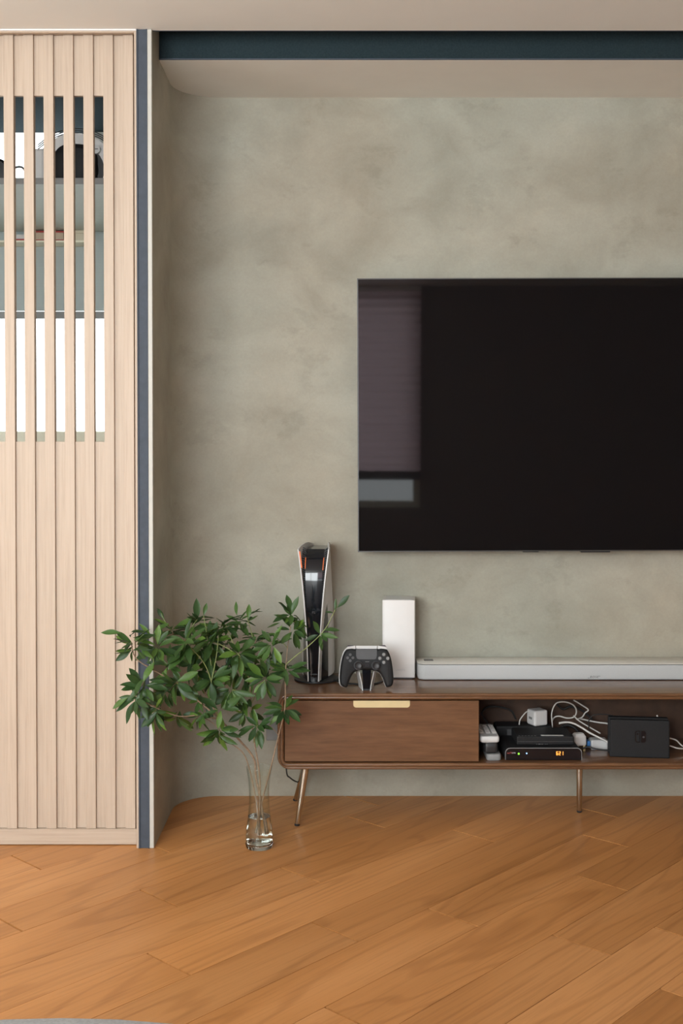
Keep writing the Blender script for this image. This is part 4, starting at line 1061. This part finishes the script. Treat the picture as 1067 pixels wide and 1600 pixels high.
# ------------------------------------------------------------------ vase
VB = onz(405, 1323)
VX, VY = at(405, 1323, VB.y).x, VB.y + 0.0
vs_ = VY / FPX
vz = lambda y: max(0.0, at(405, y, VY).z)
vase = empty('vase', (VX, VY, 0)); tag(vase, 'clear waisted glass vase standing on the oak floor', 'vase')
vp = [(20.5, 1322), (21.8, 1317), (21.5, 1305), (20.3, 1290), (18.0, 1275), (16.2, 1258), (15.8, 1240), (16.8, 1222), (18.8, 1208), (20.6, 1198)]
prof_o = [(r * vs_, vz(y)) for r, y in vp]; prof_o[0] = (prof_o[0][0], 0.0006)
pz = spline([(r, 0, z) for r, z in prof_o], 4); prof_o = [(p.x, p.z) for p in pz]
zfl = 0.014
prof_i = [(r - 0.0016, z) for r, z in prof_o if z > zfl]
bm = bmesh.new(); lathe(bm, [p for p in prof_o if p[1] > zfl - 0.003] + [(prof_o[-1][0] - 0.0008, prof_o[-1][1] + 0.0006)] + prof_i[::-1], 40)
mesh_obj('glass_wall', bm, M['glass'], vase, smooth=True)
bm = bmesh.new(); lathe(bm, [(prof_o[0][0] * 0.9, 0.0006)] + [p for p in prof_o if p[1] <= zfl - 0.002] + [(prof_i[0][0] + 0.001, zfl - 0.0025), (0.006, zfl - 0.004)], 40, cap0=True, cap1=True)
mesh_obj('thick_base', bm, M['glass_solid'], vase, smooth='auto')
zwat = vz(1275)
bm = bmesh.new(); lathe(bm, [(prof_i[0][0] - 0.002, zfl)] + [(r - 0.0004, z) for r, z in prof_i if zfl < z < zwat] + [(prof_i[0][0] * 0 + [r for r, z in prof_i if z < zwat][-1] - 0.0004, zwat)], 40, cap0=True, cap1=True)
mesh_obj('water', bm, M['water'], vase, smooth='auto')

# ------------------------------------------------------------------ leafy branches
def leaf_mesh(kind):
    bm = bmesh.new(); n = 7; rows = []
    wmax = (0.155, 0.135, 0.17)[kind]; droop = (0.16, 0.34, 0.04)[kind]
    for i in range(n + 1):
        t_ = i / n
        wd = wmax * (math.sin(math.pi * t_ ** 1.15) ** 0.9) if 0 < t_ < 1 else 0.004
        if t_ < 0.12: wd *= 0.5
        z = -droop * t_ ** 2 + 0.03 * math.sin(6 * t_ + kind)
        rows.append([bm.verts.new((-wd, t_, z + wd * 0.42)), bm.verts.new((0, t_, z)), bm.verts.new((wd, t_, z + wd * 0.42))])
    for a, b in zip(rows, rows[1:]):
        for j in range(2): bm.faces.new((a[j], a[j+1], b[j+1], b[j]))
    me = bpy.data.meshes.new('leaf')
    for f in bm.faces: f.smooth = True
    bm.normal_update(); bm.to_mesh(me); bm.free(); me.materials.append(M['leaf'])
    return me
LEAF = [leaf_mesh(k) for k in range(3)]
rng = random.Random(5)
leaf_count = 0
def whorl(root, pos, axis, n, L, spread=(35, 105)):
    global leaf_count
    axis = axis.normalized()
    s = axis.cross(Vector((0.2, 0.1, 1)))
    if s.length < 0.1: s = axis.cross(Vector((1, 0, 0)))
    s.normalize(); u = s.cross(axis)
    ph = rng.uniform(0, 6.28)
    for i in range(n):
        a = ph + i * 2.39996 + rng.uniform(-0.5, 0.5)
        el = R(spread[0] + (spread[1] - spread[0]) * ((i * 0.618) % 1) + rng.uniform(-18, 18))
        rad = s * math.cos(a) + u * math.sin(a)
        d = (axis * math.cos(el) + rad * math.sin(el) + Vector((0, 0, -0.22))).normalized()
        nrm = (axis * math.sin(el) - rad * math.cos(el) + Vector((rng.uniform(-.5, .5), rng.uniform(-.5, .5), 0.5)))
        nrm = (nrm - d * nrm.dot(d)).normalized()
        side = d.cross(nrm)
        ln = L * rng.uniform(0.75, 1.25)
        o = bpy.data.objects.new('leaf', LEAF[rng.randrange(3)]); COL.objects.link(o); o.parent = root
        m = Matrix(((side.x, d.x, nrm.x, 0), (side.y, d.y, nrm.y, 0), (side.z, d.z, nrm.z, 0), (0, 0, 0, 1)))
        base = pos + d * 0.006 + axis * rng.uniform(-0.020, 0.006) - root.location
        o.matrix_local = Matrix.Translation(base) @ m @ Matrix.Diagonal((ln, ln, ln, 1))
        leaf_count += 1
def single(root, x, y, d, dr, L, nrm=(0.1, -1.0, 0.35), kind=0):
    global leaf_count
    dv = Vector(dr).normalized(); nv = Vector(nrm); nv = (nv - dv * nv.dot(dv)).normalized(); sd = dv.cross(nv)
    o = bpy.data.objects.new('leaf', LEAF[kind]); COL.objects.link(o); o.parent = root
    m = Matrix(((sd.x, dv.x, nv.x, 0), (sd.y, dv.y, nv.y, 0), (sd.z, dv.z, nv.z, 0), (0, 0, 0, 1)))
    o.matrix_local = Matrix.Translation(at(x, y, VY + d) - root.location) @ m @ Matrix.Diagonal((L * 0.00175,) * 3 + (1,))
    leaf_count += 1
CEN = at(345, 1085, VY)
def branch(label, stems, whorls):
    root = empty('leafy_branch', (VX, VY, 0.015)); tag(root, label, 'branch', 'branches in the glass vase')
    first = True
    for pts, r0, r1, mt in stems:
        w_ = [at(x, y, VY + d) - root.location for x, y, d in pts]
        for p in w_: p.z = max(p.z, 0.004)
        tubeobj('stem' if first else 'twig', M[mt], root, w_, r0, r1, 7, 5); first = False
    for x, y, d, n, L, ax in whorls:
        p = at(x, y, VY + d)
        a = Vector(ax) if ax else ((p - CEN).normalized() * 0.8 + Vector((0, -0.55, 0.45)))
        whorl(root, p, a + Vector((rng.uniform(-.35, .35), rng.uniform(-.2, .35), rng.uniform(-.2, .35))), max(n, int(n * 1.75)) if n > 3 else n, L * 0.00178)
    return root
B1 = branch('thick forked branch leaning left out of the vase towards the slatted door',
  [([(413,1302,0.010),(408,1255,0.004),(400,1215,0),(396,1184,0),(370,1152,-.02),(342,1123,-.04),(296,1084,-.06),(262,1060,-.09),(238,1046,-.11),(212,1028,-.13),(205,1003,-.14)], .0036, .0012, 'bark'),
   ([(344,1124,-.04),(310,1118,-.06),(279,1119,-.09),(246,1107,-.12),(218,1092,-.14)], .0022, .001, 'bark'),
   ([(342,1123,-.04),(335,1098,-.05),(330,1065,-.06),(318,1035,-.07),(292,1006,-.10)], .0018, .001, 'greenstem'),
   ([(340,1120,-.04),(322,1085,-.02),(300,1050,0),(282,1015,.02),(268,985,.02)], .0018, .001, 'bark'),
   ([(296,1084,-.06),(284,1074,-.08),(275,1066,-.10)], .0014, .001, 'greenstem'),
   ([(238,1046,-.11),(228,1058,-.13),(221,1072,-.14)], .0013, .0009, 'bark'), ([(240,1047,-.11),(240,1020,-.10),(246,1012,-.1)], .0013, .0009, 'greenstem'),
   ([(330,1065,-.06),(338,1025,-.04),(342,985,-.03)], .0014, .0009, 'greenstem'),
   ([(282,1015,.02),(296,985,.03),(308,968,.03)], .0013, .0009, 'greenstem'), ([(268,985,.02),(256,968,.02),(252,958,.02)], .0011, .0008, 'greenstem'),
   ([(330,1040,-.05),(322,985,-.02),(318,962,-.01)], .0012, .0008, 'greenstem')],
  [(205,1000,-.14,9,27,(-.5,-.5,.6)),(210,1012,-.14,4,24,(-.2,-.6,-.4)),(246,1010,-.10,9,30,(-.1,-.8,.3)),(268,986,.02,8,30,None),(292,1004,-.10,11,36,(0,-.8,.1)),(221,1070,-.14,8,27,(-.5,-.7,.1)),
   (275,1066,-.10,9,31,(-.1,-.8,-.2)),(213,1092,-.14,9,28,(-.7,-.5,0)),(245,1108,-.12,9,30,(-.1,-.7,-.2)),(330,1063,-.06,9,30,(0,-.9,.1)),(342,985,-.03,9,30,(0,-.3,1)),(308,968,.03,6,28,(-.1,-.4,1)),(300,1040,-.02,7,30,(-.2,-.7,.2)),(278,1118,-.09,5,27,(.1,-.6,-.6)),(262,1040,-.06,7,30,(-.2,-.9,.1)),(310,1010,0,7,30,(.1,-.7,.6)),(298,978,.04,6,28,(0,-.5,.8)),(235,990,-.06,5,27,(-.3,-.6,.6)),(318,1088,.0,6,27,(0,-.8,0)),(258,1080,-.05,6,27,(-.3,-.7,-.1)),(330,1030,.05,6,28,(0,-.6,.4))])
branch('short low branch drooping left over the vase rim',
  [([(407,1303,-.006),(400,1250,-.008),(390,1203,-.012),(380,1177,-.03),(360,1161,-.05),(341,1147,-.08)], .0022, .001, 'bark'),
   ([(360,1161,-.05),(335,1132,-.06),(316,1120,-.07)], .0013, .0009, 'bark')],
  [(340,1146,-.08,10,28,(-.2,-.8,-.5)),(314,1118,-.07,7,26,(-.3,-.7,.1)),(345,1108,-.07,4,30,(.3,-.9,.2))])
B3 = branch('upright middle branch of the vase with a dense crown',
  [([(404,1304,.004),(406,1255,.0),(405,1207,0),(396,1150,.0),(392,1100,.01),(391,1065,.01),(396,1030,.01),(400,998,.01)], .0028, .001, 'bark'),
   ([(391,1066,.01),(380,1040,-.02),(373,1022,-.04)], .0014, .0009, 'greenstem'), ([(392,1085,.01),(375,1080,-.03),(362,1078,-.05)], .0014, .0009, 'greenstem'),
   ([(396,1160,0),(399,1145,-.02),(402,1134,-.04)], .0012, .0009, 'greenstem'), ([(392,1100,.01),(404,1078,-.03),(414,1062,-.05)], .0014, .0009, 'greenstem'),
   ([(398,1010,.01),(392,985,.02),(386,966,.02)], .0012, .0008, 'greenstem'), ([(375,1025,-.04),(350,1010,-.03),(330,1002,-.02)], .0012, .0009, 'greenstem'),
   ([(373,1022,-.04),(360,995,-.03),(352,975,-.02)], .0012, .0009, 'greenstem'), ([(398,1020,.01),(410,1000,.03),(414,985,.03)], .0011, .0008, 'greenstem')],
  [(400,1000,.01,8,26,(.1,-.6,.8)),(373,1021,-.04,9,28,(0,-.8,.1)),(362,1078,-.05,10,28,(0,-.9,0)),(402,1133,-.04,9,26,(0,-.8,.2)),(415,1060,-.05,10,28,(.2,-.9,.1)),(386,963,.02,5,24,(.1,-.2,1)),(330,1001,-.02,8,30,(-.1,-.8,.4)),(352,974,-.02,8,28,(0,-.4,1)),(414,984,.03,3,22,(.3,-.3,1)),(385,1092,.02,7,28,(-.2,-.6,-.1)),(350,1045,.03,8,30,(-.1,-.6,.2)),(395,1040,.0,6,26,(.2,-.8,.2)),(372,968,.05,6,26,(0,-.4,1)),(372,1048,.05,6,27,(0,-.7,.2)),(425,1032,.03,6,25,(.3,-.7,.3)),(385,1112,.03,5,26,(-.2,-.7,-.1)),(352,1005,.05,6,28,(0,-.6,.6))])
B4 = branch('slender right branch rising past the game console',
  [([(401,1300,.006),(410,1250,.006),(421,1207,0),(436,1146,-.02),(445,1107,-.03),(446,1053,-.03),(449,1015,-.02),(453,985,-.02),(455,962,-.02)], .0024, .0009, 'bark'),
   ([(447,1038,-.03),(463,1024,-.03),(480,1011,-.02),(507,984,-.02),(523,954,-.02),(528,946,-.02)], .0015, .0008, 'greenstem'),
   ([(449,1012,-.02),(436,1000,-.03),(424,1006,-.04)], .0012, .0008, 'greenstem'), ([(436,1150,-.02),(428,1140,-.03),(420,1132,-.04)], .0010, .0007, 'bark')],
  [(455,962,-.02,10,27,(0,-.5,.9)),(458,985,-.02,7,25,(.2,-.7,-.1)),(446,1045,-.03,9,28,(.1,-.7,.3)),(445,1108,-.03,10,26,(.1,-.8,.1)),(424,1006,-.04,8,25,(-.2,-.8,.1)),(500,990,-.02,4,24,(.1,-.6,.1))])

single(B4, 527, 950, -.02, (.75, 0, .8), 27, (-.3, -1, .5), 2)
single(B4, 525, 955, -.02, (-.15, -.2, .9), 19, (-.6, -1, .2), 1)
single(B4, 521, 958, -.02, (-1, -.1, .25), 13, (0, -.8, .8), 0)
single(B4, 505, 985, -.02, (1, -.1, .12), 25, (0, -.7, .8), 0)
single(B4, 500, 991, -.02, (-.4, -.2, .8), 24, (.5, -1, .1), 2)
single(B1, 257, 968, .02, (-.55, 0, .85), 21, (-.2, -1, .3), 2)
single(B1, 318, 962, -.01, (.25, 0, 1), 20, (.2, -1, .2), 2)
single(B1, 190, 990, -.14, (-1, -.1, .15), 30, (-.1, -.8, .7), 0)
single(B1, 246, 1112, -.13, (-.8, -.3, -.75), 32, (.1, -1, .5), 2)
single(B1, 200, 1090, -.14, (-.8, -.1, -.5), 28, (-.1, -.9, .5), 0)
single(B3, 388, 968, .02, (.05, 0, 1), 24, (.1, -1, .2), 2)
# ------------------------------------------------------------------ grey ottoman just entering the bottom left corner
oc = onz(95, 1592.5, 0.40)
OR = 0.70
e = empty('ottoman', (oc.x, oc.y - OR + 0.0365, 0.0)); tag(e, 'grey upholstered ottoman edge at the bottom left of the picture', 'ottoman')
bm = bmesh.new(); lathe(bm, [(OR - 0.03, 0.03), (OR - 0.005, 0.045), (OR, 0.07), (OR, 0.34), (OR - 0.004, 0.37), (OR - 0.012, 0.388), (OR - 0.03, 0.398), (OR - 0.06, 0.40), (0.02, 0.403)], 64, cap0=True, cap1=True)
mesh_obj('cushion', bm, M['grey_fabric'], e, smooth=True)
bm = bmesh.new()
L = [[((OR + 0.001 + 0.003 * math.cos(R(60*j))) * math.cos(2*math.pi*i/64), (OR + 0.001 + 0.003 * math.cos(R(60*j))) * math.sin(2*math.pi*i/64), 0.352 + 0.003 * math.sin(R(60*j))) for j in range(6)] for i in range(65)]
loft(bm, L); mesh_obj('piping', bm, M['grey_fabric'], e, smooth=True)
for a in (45, 135, 225, 315):
    bm = bmesh.new(); lathe(bm, [(0.014, 0.0005), (0.018, 0.031)], 14, ((OR - 0.09) * math.cos(R(a)), (OR - 0.09) * math.sin(R(a)), 0), True, True)
    mesh_obj('foot', bm, M['black'], e)
print('leaves', leaf_count, 'planks', best)
